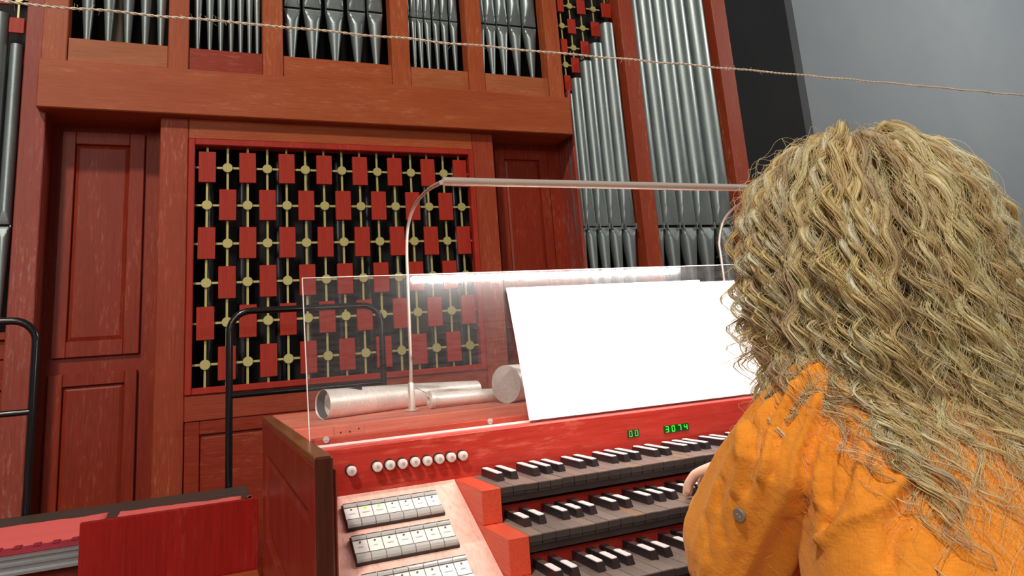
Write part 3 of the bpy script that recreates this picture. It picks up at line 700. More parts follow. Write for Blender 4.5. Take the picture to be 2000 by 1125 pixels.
# the LED strip faces down and back onto the desk
c = Vector((0, YB, zb0)) + nv * 0.0071
LX0, LX1 = 0.470, 1.265
q = MB(); q.add([(x, *(c + tv * s)[1:]) for x, s in ((LX0, -.0010), (LX1, -.0010), (LX1, .0034), (LX0, .0034))], [(0, 1, 2, 3)])
q.build('led_strip', M['led'], lamp)
def post_(pts, foot, lab):
    f = foot
    q = MB(); disc(q, (f.x, f.y, 0.9705), 0.017, 'Z', 0.0035, 26); q.build('foot', M['nickel'], lamp, 40)
    q = MB(); q.tube([(f.x, f.y, 0.972), (f.x, f.y, 1.032), (f.x, f.y, 1.036)], [0.0088, 0.0078, 0.0058], 18); q.build('socket', M['nickel'], lamp, 40)
    ps = [Vector((f.x, f.y, 1.034))] + pts
    # smooth through the points
    out = []
    for i in range(len(ps) - 1):
        p0, p1, p2, p3 = ps[max(i - 1, 0)], ps[i], ps[i + 1], ps[min(i + 2, len(ps) - 1)]
        for k in range(6):
            t = k / 6; out.append(0.5 * ((2 * p1) + (p2 - p0) * t + (2 * p0 - 5 * p1 + 4 * p2 - p3) * t * t + (3 * p1 - p0 - 3 * p2 + p3) * t ** 3))
    out.append(ps[-1]); q = MB(); q.tube(out, 0.0042, 12); q.build('arm', M['nickel'], lamp, 60)
f1 = atZ(805, 803, 0.968)
post_([atY(802, 700, 1.76), atY(797.5, 580, 1.76), atY(794.5, 480, 1.76), atY(799.5, 430, 1.745), atY(814, 395, 1.68), atY(836, 371, 1.50), atY(862, 356, YB)], f1, 'left')
f2 = Vector((1.452, 1.76, 0.968))
post_([Vector((1.452, 1.76, 1.20)), Vector((1.452, 1.76, 1.33)), atY(1405, 470, 1.758), atY(1414, 430, 1.745), atY(1440, 402, 1.68), atY(1480, 388, 1.52), Vector((XB1 - 0.01, YB, zb0))], f2, 'right')

# ------------------------------------------------------------------ loose old pipes lying on the deck
ZD = 0.968
def cyl_pts(p0, p1, prof, n=36):   # prof: list of (t, radius)
    p0, p1 = Vector(p0), Vector(p1); ax = (p1 - p0).normalized(); u = Vector((0, 0, 1)); u = (u - ax * u.dot(ax)).normalized(); w = ax.cross(u)
    return [[p0.lerp(p1, t) + (u * math.cos(2 * PI * j / n) + w * math.sin(2 * PI * j / n)) * r for j in range(n)] for t, r in prof]
pA = atZ(640, 822, ZD); rA = 0.0345
t = thing('loose_pipe', 'open ended old metal pipe lying nearest the console\'s left side', 'organ pipe', (pA.x, pA.y, ZD), 'old pipes lying on the console')
a0 = Vector((pA.x - 0.004, pA.y + 0.045, ZD + rA + .0005)); a1 = Vector((pA.x + 0.45, pA.y + 0.235, ZD + 0.0255))
q = MB(); q.rings(cyl_pts(a0, a1, [(0.28, rA - 0.0075), (0.004, rA - 0.0014), (0, rA), (0.25, rA * 0.955), (0.6, rA * 0.86), (1.0, 0.0235), (1.0, 0.02)])); q.build('tube', M['oldpipe'], t, 35)
q = MB(); q.rings(cyl_pts(a0, a1, [(0.30, rA * .90), (0.006, rA - 0.0022)]), False); q.build('inside', M['oldinside'], t, 35)
q = MB(); m_ = a0.lerp(a1, 0.16) + Vector((0, -0.012, rA * 0.86)); q.box(m_.x - 0.028, m_.x + 0.024, m_.y - 0.002, m_.y + 0.012, m_.z - 0.003, m_.z + 0.0035); q.build('slit', M['slot'], t)
pB = atZ(846, 799, ZD)
t = thing('loose_pipe', 'conical pipe foot with a thick ringed tip, lying between its two neighbours', 'organ pipe', (pB.x, pB.y, ZD), 'old pipes lying on the console')
b0_ = Vector((pB.x - 0.008, pB.y + 0.01, ZD + 0.0218)); b1_ = Vector((pB.x + 0.36, pB.y + 0.04, ZD + 0.0150))
q = MB(); q.rings(cyl_pts(b0_, b1_, [(0.03, 0.0085), (0, 0.009), (0, 0.0165), (0.008, 0.0212), (0.035, 0.0215), (0.045, 0.0185), (0.06, 0.0178), (0.5, 0.0150), (1, 0.0125)])); q.build('tube', M['oldpipe'], t, 35)
q = MB(); q.tube([a0.lerp(a1, 0.52) + Vector((0, -0.02, 0.020)), a0.lerp(a1, 0.56) + Vector((0, -0.032, 0.0165)), b0_ + Vector((0.001, -0.012, 0.012))], 0.0007, 6); q.build('wire', M['blackp'], t)
pC = atZ(1000, 789, ZD); rC = 0.0455
t = thing('loose_pipe', 'thick old pipe with a flat round end cap, partly hidden by the music sheets', 'organ pipe', (pC.x, pC.y, ZD), 'old pipes lying on the console')
c0_ = Vector((pC.x, pC.y + 0.03, ZD + rC + .0005)); c1_ = c0_ + Vector((0.36, 0.20, -0.006))
q = MB(); q.rings(cyl_pts(c0_, c1_, [(0.004, rC), (0.5, rC * 0.99), (1, rC * 0.97)])); q.build('tube', M['oldpipe'], t, 35)
q = MB(); q.rings(cyl_pts(c0_, c1_, [(0, rC * 0.93), (0.0, rC * 1.005), (0.008, rC * 1.005)])); q.build('end_cap', M['olddisc'], t, 35)
pD = Vector((1.40, 1.66, ZD)); t = thing('loose_pipe', 'grey pipe end showing between the right music sheet and the orange shoulder', 'organ pipe', tuple(pD), 'old pipes lying on the console')
q = MB(); q.rings(cyl_pts(pD + Vector((-0.16, 0, 0.032)), pD + Vector((0.10, 0.10, 0.034)), [(0.02, 0.026), (0, 0.029), (0, 0.0315), (1, 0.031)])); q.build('tube', M['oldpipe'], t, 35)

# ------------------------------------------------------------------ jute twine across the view
tw = [Vector(p) for p in ((-2.0, 1.0, 1.560), (-0.9, 1.0, 1.568), (-0.2425, 1.0, 1.5735), (0.06, 1.0, 1.5775), (0.4575, 1.0, 1.5795), (1.0, 1.0, 1.5856), (1.78, 1.0, 1.593), (2.6, 1.0, 1.603), (3.6, 1.0, 1.620))]
def twine_at(x):
    for i in range(len(tw) - 1):
        if tw[i].x <= x <= tw[i + 1].x: return tw[i].lerp(tw[i + 1], (x - tw[i].x) / (tw[i + 1].x - tw[i].x))
    return tw[-1]
M['jute'] = mat('jute_fibre', (0.72, 0.62, 0.49), 0.9)
q = MB()
for ply in range(2):
    pts = []; x = -2.0
    while x < 3.6:
        p = twine_at(x); a_ = x * 2 * PI / 0.020 + ply * PI; wob = Vector((0, 0.0006 * math.sin(x * 61), 0.0007 * math.sin(x * 47 + 1)))
        pts.append(p + wob + Vector((0, math.cos(a_), math.sin(a_))) * 0.00105); x += 0.004 if -0.5 < x < 2.2 else 0.02
    q.tube(pts, 0.0011, 5)
rope = thing('twine', 'frayed jute twine stretched across the whole view above the console', 'string', (0.8, 1.0, 1.58))
q.build('strand', M['jute'], rope, 60)
q = MB(); rs = random.Random(4)
for k in range(520):
    x = rs.uniform(-0.45, 2.1); 
    if math.sin(x * 23) + math.sin(x * 57 + 2) + rs.uniform(-1, 1) < -0.2: continue
    p = twine_at(x); a_ = rs.uniform(0, 2 * PI); d = Vector((rs.uniform(-1, 1) * 1.6, math.cos(a_) * 0.7, math.sin(a_))).normalized(); L_ = rs.uniform(.003, .010) * (1.8 if rs.random() < .1 else 1)
    bend = Vector((rs.uniform(-1, 1), rs.uniform(-1, 1), rs.uniform(-1, 1))) * 0.4
    q.tube([p + d * 0.0015, p + d * L_ * 0.5 + bend * L_ * 0.25, p + d * L_ + bend * L_ * 0.9], 0.00018, 3, False)
fz = q.build('fibres', M['jute'], rope); fz['kind'] = 'stuff'
#PART3
# ------------------------------------------------------------------ organist
M['skin'] = mat('skin', (0.78, 0.46, 0.34), 0.5, Subsurface_Weight=0.12, Subsurface_Radius=(0.02, 0.008, 0.004))
M['eye'] = mat('eye', (0.85, 0.85, 0.85), 0.2)
M['cloth'] = mat('orange_linen', (0.86, 0.30, 0.022), 0.85)
nt = M['cloth'].node_tree; bs = nt.nodes['Principled BSDF']; tc = nt.nodes.new('ShaderNodeTexCoord')
bs.inputs['Sheen Weight'].default_value = 0.25; bs.inputs['Sheen Roughness'].default_value = 0.5; bs.inputs['Sheen Tint'].default_value = (1, 0.7, 0.35, 1)
bs.inputs['Specular IOR Level'].default_value = 0.2
n1 = nd(nt, 'ShaderNodeTexNoise', Scale=14.0, Detail=4.0, Roughness=0.6); nt.links.new(tc.outputs['Object'], n1.inputs[0])
def weave(sc):
    q = nt.nodes.new('ShaderNodeMapping'); q.inputs['Scale'].default_value = sc; nt.links.new(tc.outputs['Object'], q.inputs[0])
    n = nd(nt, 'ShaderNodeTexNoise', Scale=1.0, Detail=3.0, Roughness=0.6); nt.links.new(q.outputs[0], n.inputs[0]); return n.outputs[0]
wv = mixc(nt, 0.5, weave((900, 900, 60)), weave((90, 90, 1000)))
base_c = mixc(nt, n1.outputs[0], (0.76, 0.23, 0.020), (0.86, 0.33, 0.036))
nt.links.new(mixc(nt, 1.0, base_c, ramp(nt, wv, [(0.35, (0.86, 0.84, 0.8)), (0.65, (1.08, 1.08, 1.08))]), 'MULTIPLY'), bs.inputs['Base Color'])
bp = nd(nt, 'ShaderNodeBump', Strength=0.35, Distance=0.0006); nt.links.new(wv, bp.inputs['Height'])
bp2 = nd(nt, 'ShaderNodeBump', Strength=0.5, Distance=0.004); nt.links.new(weave((60, 60, 60)), bp2.inputs['Height']); nt.links.new(bp.outputs[0], bp2.inputs['Normal']); nt.links.new(bp2.outputs[0], bs.inputs['Normal'])

person = thing('person', 'person with long curly blond hair and orange linen shirt, seen from behind at the keyboards', 'person', (0.76, 0.55, 0))
XC = 0.745; YC = 0.60
def evaluated(o, name, m, parent, keep=False):
    dg = bpy.context.evaluated_depsgraph_get(); dg.update(); me = bpy.data.meshes.new_from_object(o.evaluated_get(dg), depsgraph=dg)
    bpy.data.objects.remove(o); me.materials.clear(); me.materials.append(m); me.name = name
    me.polygons.foreach_set('use_smooth', [True] * len(me.polygons)); return link(name, me, parent)
# body: one skinned surface from the feet to the finger tips
V = []; Rd = []; Ed = []
def jt(p, r, par=None):
    V.append(tuple(p)); Rd.append(r if isinstance(r, tuple) else (r, r)); 
    if par is not None: Ed.append((par, len(V) - 1))
    return len(V) - 1
pel = jt((XC + .01, .50, .56), (.135, .11)); wa = jt((XC + .01, .505, .70), (.115, .085), pel); ch = jt((XC, .54, .88), (.135, .095), wa); uc = jt((XC, .57, 1.0), (.10, .07), ch)
nk_ = jt((XC, .60, 1.075), .048, uc); hd0 = jt((XC - .004, .615, 1.13), .052, nk_); hd1 = jt((XC - .024, .63, 1.185), (.070, .078), hd0); hd2 = jt((XC - .024, .625, 1.245), (.072, .082), hd1); hd3 = jt((XC - .024, .62, 1.285), (.052, .06), hd2)
ns = jt((XC - .024, .715, 1.19), .010, hd1); ns2 = jt((XC - .024, .727, 1.178), .009, ns)
for s in (-1, 1): e = jt((XC - .024 + s * .074, .615, 1.185), .012, hd1); jt((XC - .024 + s * .086, .605, 1.195), .009, e)
def hand(wr, fwd, side, up, par, press=0.0):
    fwd, side, up = Vector(fwd).normalized(), Vector(side).normalized(), Vector(up).normalized(); wr = Vector(wr)
    palm = jt(wr + fwd * .035, (.026, .015), par); kn = []
    for i, (o_, L1, L2, L3, r) in enumerate(((-.030, .030, .020, .018, .0072), (-.011, .038, .025, .020, .0080), (.010, .042, .027, .021, .0083), (.029, .037, .023, .019, .0080))):   # little .. index
        k0 = jt(wr + fwd * (.072 - abs(o_ - .01) * .25) + side * o_, (.0100, .0095), palm)
        b_ = wr + fwd * (.072 - abs(o_ - .01) * .25) + side * o_
        d1 = (fwd + side * o_ * 6 - up * .10).normalized(); d2 = (fwd + side * o_ * 3 - up * .75).normalized(); d3 = (fwd * .6 - up * 1.1).normalized()
        a1 = b_ + d1 * L1; a2 = a1 + d2 * L2; a3 = a2 + d3 * L3
        j1 = jt(a1, r, k0); j2 = jt(a2, r * .93, j1); jt(a3, r * .8, j2)
    t0_ = jt(wr + fwd * .022 + side * .030 - up * .008, .0125, palm); t1 = jt(wr + fwd * .050 + side * .054 - up * .014, .0100, t0_); jt(wr + fwd * .078 + side * .062 - up * .022, .0085, t1)
WL = Vector((.832, 1.002, .893)); EL = Vector((.574, .735, .835)); SHL = Vector((.582, .60, 1.012))
WR = Vector((1.03, .985, .893)); ER = Vector((1.10, .70, .835)); SHR = Vector((XC * 2 - .575, .60, 1.015))
for sh, el, wr, s in ((SHL, EL, WL, 1), (SHR, ER, WR, -1)):
    c = jt(Vector(uc and (XC, .58, 1.0)).lerp(sh, .55), .060, uc); a_ = jt(sh, .052, c); m_ = jt(sh.lerp(el, .55), .043, a_); e = jt(el, .036, m_); f_ = jt(el.lerp(wr, .35), .036, e); g_ = jt(el.lerp(wr, .75), .027, f_); w_ = jt(wr, (.025, .019), g_)
    if s > 0: hand(wr, (-.42, .88, -.24), (.90, .44, 0), (-.1, .2, 1), w_)
    else: hand(wr, (-.05, .95, -.28), (-1, 0, 0), (0, .3, 1), w_)
for s in (-1, 1):
    h_ = jt((XC + .01 + s * .085, .53, .555), .088, pel); k1 = jt((XC + s * .11, .74, .56), .075, h_); k2 = jt((XC + s * .12, .94, .545), .058, k1); k3 = jt((XC + s * .12, .95, .34), .048, k2); k4 = jt((XC + s * .12, .93, .115), .036, k3); f1_ = jt((XC + s * .12, .94, .05), .034, k4); jt((XC + s * .125, 1.06, .033), .026, f1_)
me = bpy.data.meshes.new('body'); me.from_pydata(V, Ed, []); bo = bpy.data.objects.new('body', me); COL.objects.link(bo)
sk = bo.modifiers.new('skin', 'SKIN'); sk.use_smooth_shade = True; sk.branch_smoothing = 0.6
for i, r in enumerate(Rd): me.skin_vertices[0].data[i].radius = r
me.skin_vertices[0].data[0].use_root = True
ss = bo.modifiers.new('sub', 'SUBSURF'); ss.levels = 2; ss.render_levels = 2
body = evaluated(bo, 'body', M['skin'], person)
for s in (-1, 1):
    q = MB(); q.rings([[(XC - .024 + s * .031 + rr * math.cos(2 * PI * j / 12), .701 + dy, 1.205 + rr * math.sin(2 * PI * j / 12)) for j in range(12)] for dy, rr in ((-.006, .010), (0, .0085), (.004, .004))]); q.build('eye', M['eye'], person, 80)
q = MB(); q.tube([(XC - .026, .702, 1.153), (XC - .024, .708, 1.151), (XC + .014, .702, 1.153)], [.002, .0045, .002], 8); q.build('lips', mat('lips', (.55, .2, .18), .5), person, 80)
# trousers and shoes
tq = MB()
for s in (-1, 1):
    tq.tube([(XC + .01 + s * .07, .49, .60), (XC + .01 + s * .09, .56, .565), (XC + s * .11, .74, .565), (XC + s * .12, .93, .55), (XC + s * .122, .975, .50), (XC + s * .12, .96, .34), (XC + s * .12, .93, .10)], [.115, .115, .098, .080, .074, .068, .060], 20)
tr_ = tq.build('trousers', mat('dark_trousers', (.02, .022, .03), .8), person, 60)
for s in (-1, 1):
    q = MB(); q.tube([(XC + s * .12, .895, .045), (XC + s * .12, .93, .05), (XC + s * .122, 1.0, .042), (XC + s * .125, 1.08, .030), (XC + s * .125, 1.11, .026)], [.030, .044, .044, .036, .018], 14); q.build('shoe', M['blackp'], person, 60)

# shirt: lofted volumes fused, smoothed, then wrinkled
q = MB()
def ell(cx, cy, z, rx, ry, n=40, tilt=0): return [(cx + rx * math.copysign(abs(math.cos(2 * PI * j / n)) ** .85, math.cos(2 * PI * j / n)), cy + ry * math.sin(2 * PI * j / n), z + tilt * math.sin(2 * PI * j / n)) for j in range(n)]
q.rings([ell(XC + .01, .505, .50, .225, .165), ell(XC + .01, .505, .62, .220, .160), ell(XC + .005, .515, .75, .240, .150), ell(XC, .535, .87, .228, .128), ell(XC, .56, .96, .208, .114), ell(XC, .58, 1.02, .186, .098), ell(XC, .585, 1.055, .140, .085), ell(XC, .595, 1.085, .085, .068), ell(XC, .60, 1.115, .070, .062)])
def sleeve(pts, rs): q.tube(pts, rs, 24)
SL_ = SHL + Vector((-.005, 0, 0))
sleeve([Vector((XC - .07, .585, 1.00)), SHL + Vector((.012, 0, .0)), SHL + Vector((-.008, .02, -.045)), SHL.lerp(EL, .5) + Vector((-.006, .0, 0)), EL + Vector((.0, -.005, .02)), EL + Vector((.004, .012, -.028))], [.085, .063, .062, .062, .064, .056])
sleeve([EL + Vector((-.004, -.01, .005)), EL.lerp(WL, .25) + Vector((0, 0, .004)), EL.lerp(WL, .55) + Vector((0, 0, .004)), EL.lerp(WL, .84)], [.062, .066, .060, .046])
sleeve([Vector((XC + .07, .585, 1.00)), SHR + Vector((-.012, 0, .0)), SHR + Vector((.008, .02, -.045)), SHR.lerp(ER, .5), ER], [.085, .066, .067, .066, .060])
sleeve([ER + Vector((0, -.01, 0)), ER.lerp(WR, .3), ER.lerp(WR, .8)], [.058, .058, .044])
so = q.build('shirt', M['cloth'])
rm = so.modifiers.new('rm', 'REMESH'); rm.mode = 'VOXEL'; rm.voxel_size = 0.0048
sm = so.modifiers.new('sm', 'SMOOTH'); sm.iterations = 14; sm.factor = 0.6
shirt = evaluated(so, 'shirt', M['cloth'], person)
me = shirt.data; N = len(me.vertices); co = np.empty(N * 3); me.vertices.foreach_get('co', co); co = co.reshape(-1, 3); no = np.empty(N * 3)
me.vertex_normals.foreach_get('vector', no); no = no.reshape(-1, 3)
off = np.array(shirt.matrix_world.translation) if False else np.array(person.location)
wc = co.copy()          # mesh data is in world units, the object sits at minus the base
# pixel position of every vertex, used only to place the seams and creases where the cloth has them
RM = np.array(ROT); rel = wc - np.array(EYE); cc = rel @ RM; px = CX_ + F_ * cc[:, 0] / -cc[:, 2]; py = CY_ - F_ * cc[:, 1] / -cc[:, 2]
back = no[:, 1] < 0.25
disp = np.zeros(N)
shl, el = np.array(SHL), np.array(EL)
ax = (el - shl) / np.linalg.norm(el - shl)
def nz(p, s): return noise.noise(Vector((p[0] * s[0], p[1] * s[1], p[2] * s[2])))
arm_w = np.clip((0.640 - wc[:, 0]) / 0.05, 0, 1)
for i in range(N):
    p = wc[i]
    if back[i] or arm_w[i] > 0:
        t = (p - shl) @ ax; qd = p - shl - ax * t
        a_ = math.atan2(qd[1], qd[0])
        fold = noise.noise(Vector((a_ * 2.4, t * 2.0, 1.7))) + 0.35 * noise.noise(Vector((a_ * 4.5, t * 5.0, 4.1)))
        gen = nz(p, (15, 15, 4)) * 0.8 + nz(p, (8, 8, 7)) * 0.5 + 0.2 * nz(p, (30, 30, 10))
        disp[i] = arm_w[i] * 0.0130 * fold + (1 - arm_w[i]) * 0.0058 * gen + 0.0004 * nz(p, (55, 55, 40))
def crease(pts, w, depth):
    global disp
    pts = np.array(pts, float); best = np.full(N, 1e9); sgn = np.zeros(N)
    for a, b in zip(pts[:-1], pts[1:]):
        d = b - a; L2 = d @ d; t = np.clip(((px - a[0]) * d[0] + (py - a[1]) * d[1]) / L2, 0, 1)
        qx = px - a[0] - t * d[0]; qy = py - a[1] - t * d[1]; dist = np.hypot(qx, qy); better = dist < best
        best = np.where(better, dist, best); sgn = np.where(better, np.sign(d[0] * qy - d[1] * qx), sgn)
    disp += np.where(back, depth * np.exp(-(best / w) ** 2), 0)
crease([(1590, 1050), (1640, 1012), (1700, 992), (1750, 960), (1785, 915), (1798, 870)], 18, 0.012)
crease([(1585, 1032), (1640, 1002), (1690, 988), (1722, 972)], 7, -0.010)
crease([(1810, 860), (1800, 920), (1770, 970), (1745, 1040), (1735, 1100)], 18, -0.010)
crease([(1838, 1000), (1842, 1125)], 16, -0.003)
crease([(1700, 892), (1760, 872), (1820, 859), (1880, 858), (1960, 868), (2010, 872)], 3.5, -0.0035)
crease([(1640, 830), (1660, 880), (1655, 930), (1625, 990), (1600, 1030)], 11, -0.010)
crease([(1600, 860), (1612, 900), (1590, 960)], 7, 0.004); crease([(1690, 850), (1680, 900), (1660, 960)], 9, 0.005)
for k, (a, b) in enumerate((((1525, 745), (1440, 960)), ((1555, 755), (1490, 930)), ((1600, 775), (1540, 1010)), ((1635, 830), (1590, 980)), ((1500, 745), (1452, 880)))):
    mid = ((a[0] + b[0]) / 2 - 16, (a[1] + b[1]) / 2); crease([a, mid, b], 9, 0.0085); crease([(a[0] + 14, a[1] + 8), (mid[0] + 15, mid[1]), (b[0] + 13, b[1])], 9, -0.0080)
crease([(1470, 742), (1510, 735), (1560, 742), (1590, 756)], 3.5, -0.0035)
crease([(1392, 900), (1408, 940), (1400, 985), (1412, 1060)], 6, -0.005); crease([(1372, 990), (1378, 1040), (1385, 1090)], 4, -0.004)
co2 = co + no * disp[:, None]; me.vertices.foreach_set('co', co2.ravel()); me.update()
smo = shirt.modifiers.new('smooth', 'SMOOTH'); smo.iterations = 2; smo.factor = 0.5
dg_ = bpy.context.evaluated_depsgraph_get(); dg_.update(); me2 = bpy.data.meshes.new_from_object(shirt.evaluated_get(dg_), depsgraph=dg_); shirt.modifiers.clear(); shirt.data = me2; me = me2; me.name = 'shirt'
me.polygons.foreach_set('use_smooth', [True] * len(me.polygons)); co2 = np.empty(len(me.vertices) * 3); me.vertices.foreach_get('co', co2); co2 = co2.reshape(-1, 3)
bvh = BVHTree.FromPolygons([tuple(v) for v in co2], [tuple(p.vertices) for p in me.polygons])
def on_shirt(u, v):
    h = bvh.ray_cast(EYE, ray(u, v).normalized()); return (h[0], h[1]) if h[0] else (atY(u, v, .7), Vector((-.3, -.9, .2)))
bpnt, bn = on_shirt(1447, 1004)
q = MB(); disc(q, bpnt + bn * 0.0025, 0.0072, bn, 0.0032, 22); q.build('button', mat('grey_shell_button', (0.20, 0.17, 0.14), 0.3), person, 40)
u_ = bn.orthogonal().normalized(); q = MB()
for s in (-1, 1): disc(q, bpnt + bn * 0.0042 + u_ * 0.0017 * s, 0.0009, bn, 0.0004, 8)
q.build('thread', mat('thread', (.5, .4, .3), .8), person)

# ---- hair
HC = np.array((XC - .024, .62, 1.198)); HR = np.array((.086, .100, .118))
q = MB(); n = 28; rg = []
for k in range(1, 15):
    th = PI * k / 15 * 0.80; rg.append([(HC[0] + HR[0] * 1.0 * math.sin(th) * math.cos(2 * PI * j / n), HC[1] - .004 + HR[1] * math.sin(th) * math.sin(2 * PI * j / n) * (1.0 if math.sin(2 * PI * j / n) < 0 else .55 if th > 1.0 else 1.0), HC[2] + HR[2] * math.cos(th)) for j in range(n)])
q.rings(rg)
M['haircap'] = mat('hair_underlayer', (0.50, 0.38, 0.20), 0.9)
hcap = q.build('hair_underlayer', M['haircap'], person, 60)
M['hair'] = mat('blond_hair', (0.6, 0.5, 0.3), 0.42); nt = M['hair'].node_tree; bs = nt.nodes['Principled BSDF']
at_ = nt.nodes.new('ShaderNodeVertexColor'); at_.layer_name = 'tone'; nt.links.new(at_.outputs[0], bs.inputs['Base Color'])
bs.inputs['Specular IOR Level'].default_value = 0.45
tl_ = nt.nodes.new('ShaderNodeBsdfTranslucent'); nt.links.new(at_.outputs[0], tl_.inputs[0]); mx_ = nd(nt, 'ShaderNodeMixShader', Fac=0.5)
nt.links.new(bs.outputs[0], mx_.inputs[1]); nt.links.new(tl_.outputs[0], mx_.inputs[2]); nt.links.new(mx_.outputs[0], nt.nodes['Material Output'].inputs[0])
def simulate(roots, nrm, L, puff, steps, fall, lay):
    """grow guide curves out of the scalp onto their own shell of the hair mass and let them fall; returns (n, steps, 3)"""
    n_ = len(roots); P_ = np.zeros((n_, steps, 3)); P_[:, 0] = roots; p = roots.copy(); ds = (L / (steps - 1))[:, None]
    horiz = nrm.copy(); horiz[:, 2] = 0; horiz /= np.maximum(np.linalg.norm(horiz, axis=1), .05)[:, None]
    shell = HR + lay[:, None] * puff[:, None] * np.array((.054, .040, .022))
    for k in range(1, steps):
        s = k / (steps - 1)
        e = (p - HC) / shell; re = np.linalg.norm(e, axis=1)
        g = e / shell; g /= np.linalg.norm(g, axis=1)[:, None]
        up_ = p[:, 2] > HC[2] - .02
        push = np.where(up_, np.clip((1.02 - re) * 7, 0, 2.2), np.clip((1.0 - np.hypot(e[:, 0], e[:, 1])) * 2.5, 0, .8))
        out_ = np.where(up_[:, None], g, horiz)
        d = out_ * push[:, None] + horiz * np.array((1.0, .30, 1.0)) * ((0.06 + 0.30 * s) * (1 + .35 * nrm[:, :1])) + nrm * (.5 * (1 - s) ** 6) + np.array((0, 0, -1.0)) * (0.55 + .6 * s ** .5) * fall[:, None]
        d /= np.linalg.norm(d, axis=1)[:, None]; p = p + d * ds
        # keep out of the skull and off the shirt
        e = (p - HC) / (HR * 1.04); r_ = np.linalg.norm(e, axis=1); ins = r_ < 1
        p[ins] = HC + (p[ins] - HC) / r_[ins][:, None]
        zt_ = (.85, .93, 1.0, 1.05, 1.085, 1.12)
        cy_ = np.interp(p[:, 2], zt_, (.535, .555, .578, .588, .597, .60)); ry = np.interp(p[:, 2], zt_, (.134, .124, .105, .090, .070, .060)); rx = np.interp(p[:, 2], zt_, (.228, .218, .192, .145, .09, .065))
        ex = (p[:, 0] - XC) / rx; rr = np.hypot(ex, (p[:, 1] - cy_) / ry); ins = (rr < 1.0) & (p[:, 2] < 1.12)
        bk = ins & (p[:, 1] < cy_ + .02); tgt = cy_ - ry * np.sqrt(np.clip(1 - ex ** 2, 0.02, 1)) - 0.006
        p[bk, 1] = (p[:, 1] * .35 + tgt * .65)[bk]
        fr_ = ins & ~bk; p[fr_, 2] += ds[fr_, 0] * 1.0
        P_[:, k] = p
    return P_
def scalp(n_, bias=True):
    out = []; nn = []
    while len(out) < n_:
        v = rng.normal(size=3); v /= np.linalg.norm(v)
        if v[2] < -0.55: continue
        if v[1] > 0.35 and v[2] < 0.62: continue          # the face
        if v[1] > 0.1 and rng.random() < .45: continue
        out.append(HC + v * HR); g = v / HR; nn.append(g / np.linalg.norm(g))
    return np.array(out), np.array(nn)
STEPS = 50
NG = 360
rt, nn = scalp(NG)
back_ = np.clip(-nn[:, 1], 0, 1); right_ = nn[:, 0]
L = 0.236 - 0.002 * back_ - 0.022 * np.clip(right_, 0, 1) + 0.034 * np.clip(nn[:, 2], 0, 1) + rng.normal(0, .022, NG)
L -= 0.035 * np.clip(-right_, 0, 1)
puff = 1.0 + rng.normal(0, .08, NG); puff = np.clip(puff, .45, 1.4)
lay = rng.uniform(.15, 1.0, NG) ** .6
L = L + lay * .035
G = simulate(rt, nn, L, puff, STEPS, 1.0 + rng.normal(0, .12, NG), lay)
s_ = np.linspace(0, 1, STEPS)
def curl(G, L, amp0, amp1, wl, rng_, ph=None, power=1.3):
    n_ = len(G); ph = rng_.uniform(0, 2 * PI, n_) if ph is None else ph
    arc_ = s_[None, :] * L[:, None]; a_ = 2 * PI * arc_ / wl[:, None] + ph[:, None]
    T = np.gradient(G, axis=1); T /= np.maximum(np.linalg.norm(T, axis=2), 1e-6)[..., None]
    ref = np.array((0.0, 1.0, 0.0)); U = np.cross(T, ref); U /= np.maximum(np.linalg.norm(U, axis=2), 1e-3)[..., None]; Wv = np.cross(T, U)
    A = (amp0[:, None] + (amp1 - amp0)[:, None] * s_[None, :] ** power)
    return G + U * (A * np.sin(a_))[..., None] + Wv * (A * np.cos(a_) * 0.75)[..., None], U, Wv
wl = rng.uniform(.045, .075, NG); ph = rng.uniform(0, 2 * PI, NG)
GC, U, Wv = curl(G, L, np.full(NG, .0012), rng.uniform(.012, .024, NG), wl, rng, ph)
ALL = []; TON = []; RAD = []; CORE = []; CW = []
pal = np.array([(.95, .80, .47), (.98, .88, .60), (.88, .73, .42), (.68, .53, .31), (.98, .93, .74), (.80, .66, .46)])
for g in range(NG):
    k = int(rng.integers(14, 21)); tone = pal[rng.choice(6, p=(.26, .24, .18, .12, .12, .08))]
    lw_ = rng.uniform(.0055, .0105); CORE.append(tone); CW.append(lw_ * .60)
    th = rng.uniform(0, 2 * PI, k); rr = np.sqrt(rng.uniform(.35, 1, k)) * lw_
    fl = np.clip(1 - .86 * s_ ** 1.0, .14, 1); fl = fl * (0.75 + .25 * np.sin(s_ * 9 + g))
    o_ = (np.cos(th)[:, None, None] * U[g][None] + np.sin(th)[:, None, None] * Wv[g][None]) * (rr[:, None] * fl[None, :])[..., None]
    jit = np.cumsum(rng.normal(0, .00013, (k, STEPS, 3)), axis=1)
    sh_ = rng.normal(0, .002, (k, 1, 3))
    cut = rng.uniform(.74, 1.0, k)
    fi = s_[None, :] * cut[:, None] * (STEPS - 1); i0 = np.minimum(fi.astype(int), STEPS - 2); fr = (fi - i0)[..., None]
    st = GC[g][i0] * (1 - fr) + GC[g][i0 + 1] * fr + o_ + jit + sh_
    ALL.append(st); TON.append(np.repeat((np.minimum(tone[None] * rng.uniform(.82, 1.2, (k, 1)), .98))[:, None], STEPS, 1)); RAD.append(np.full(k, .00048))
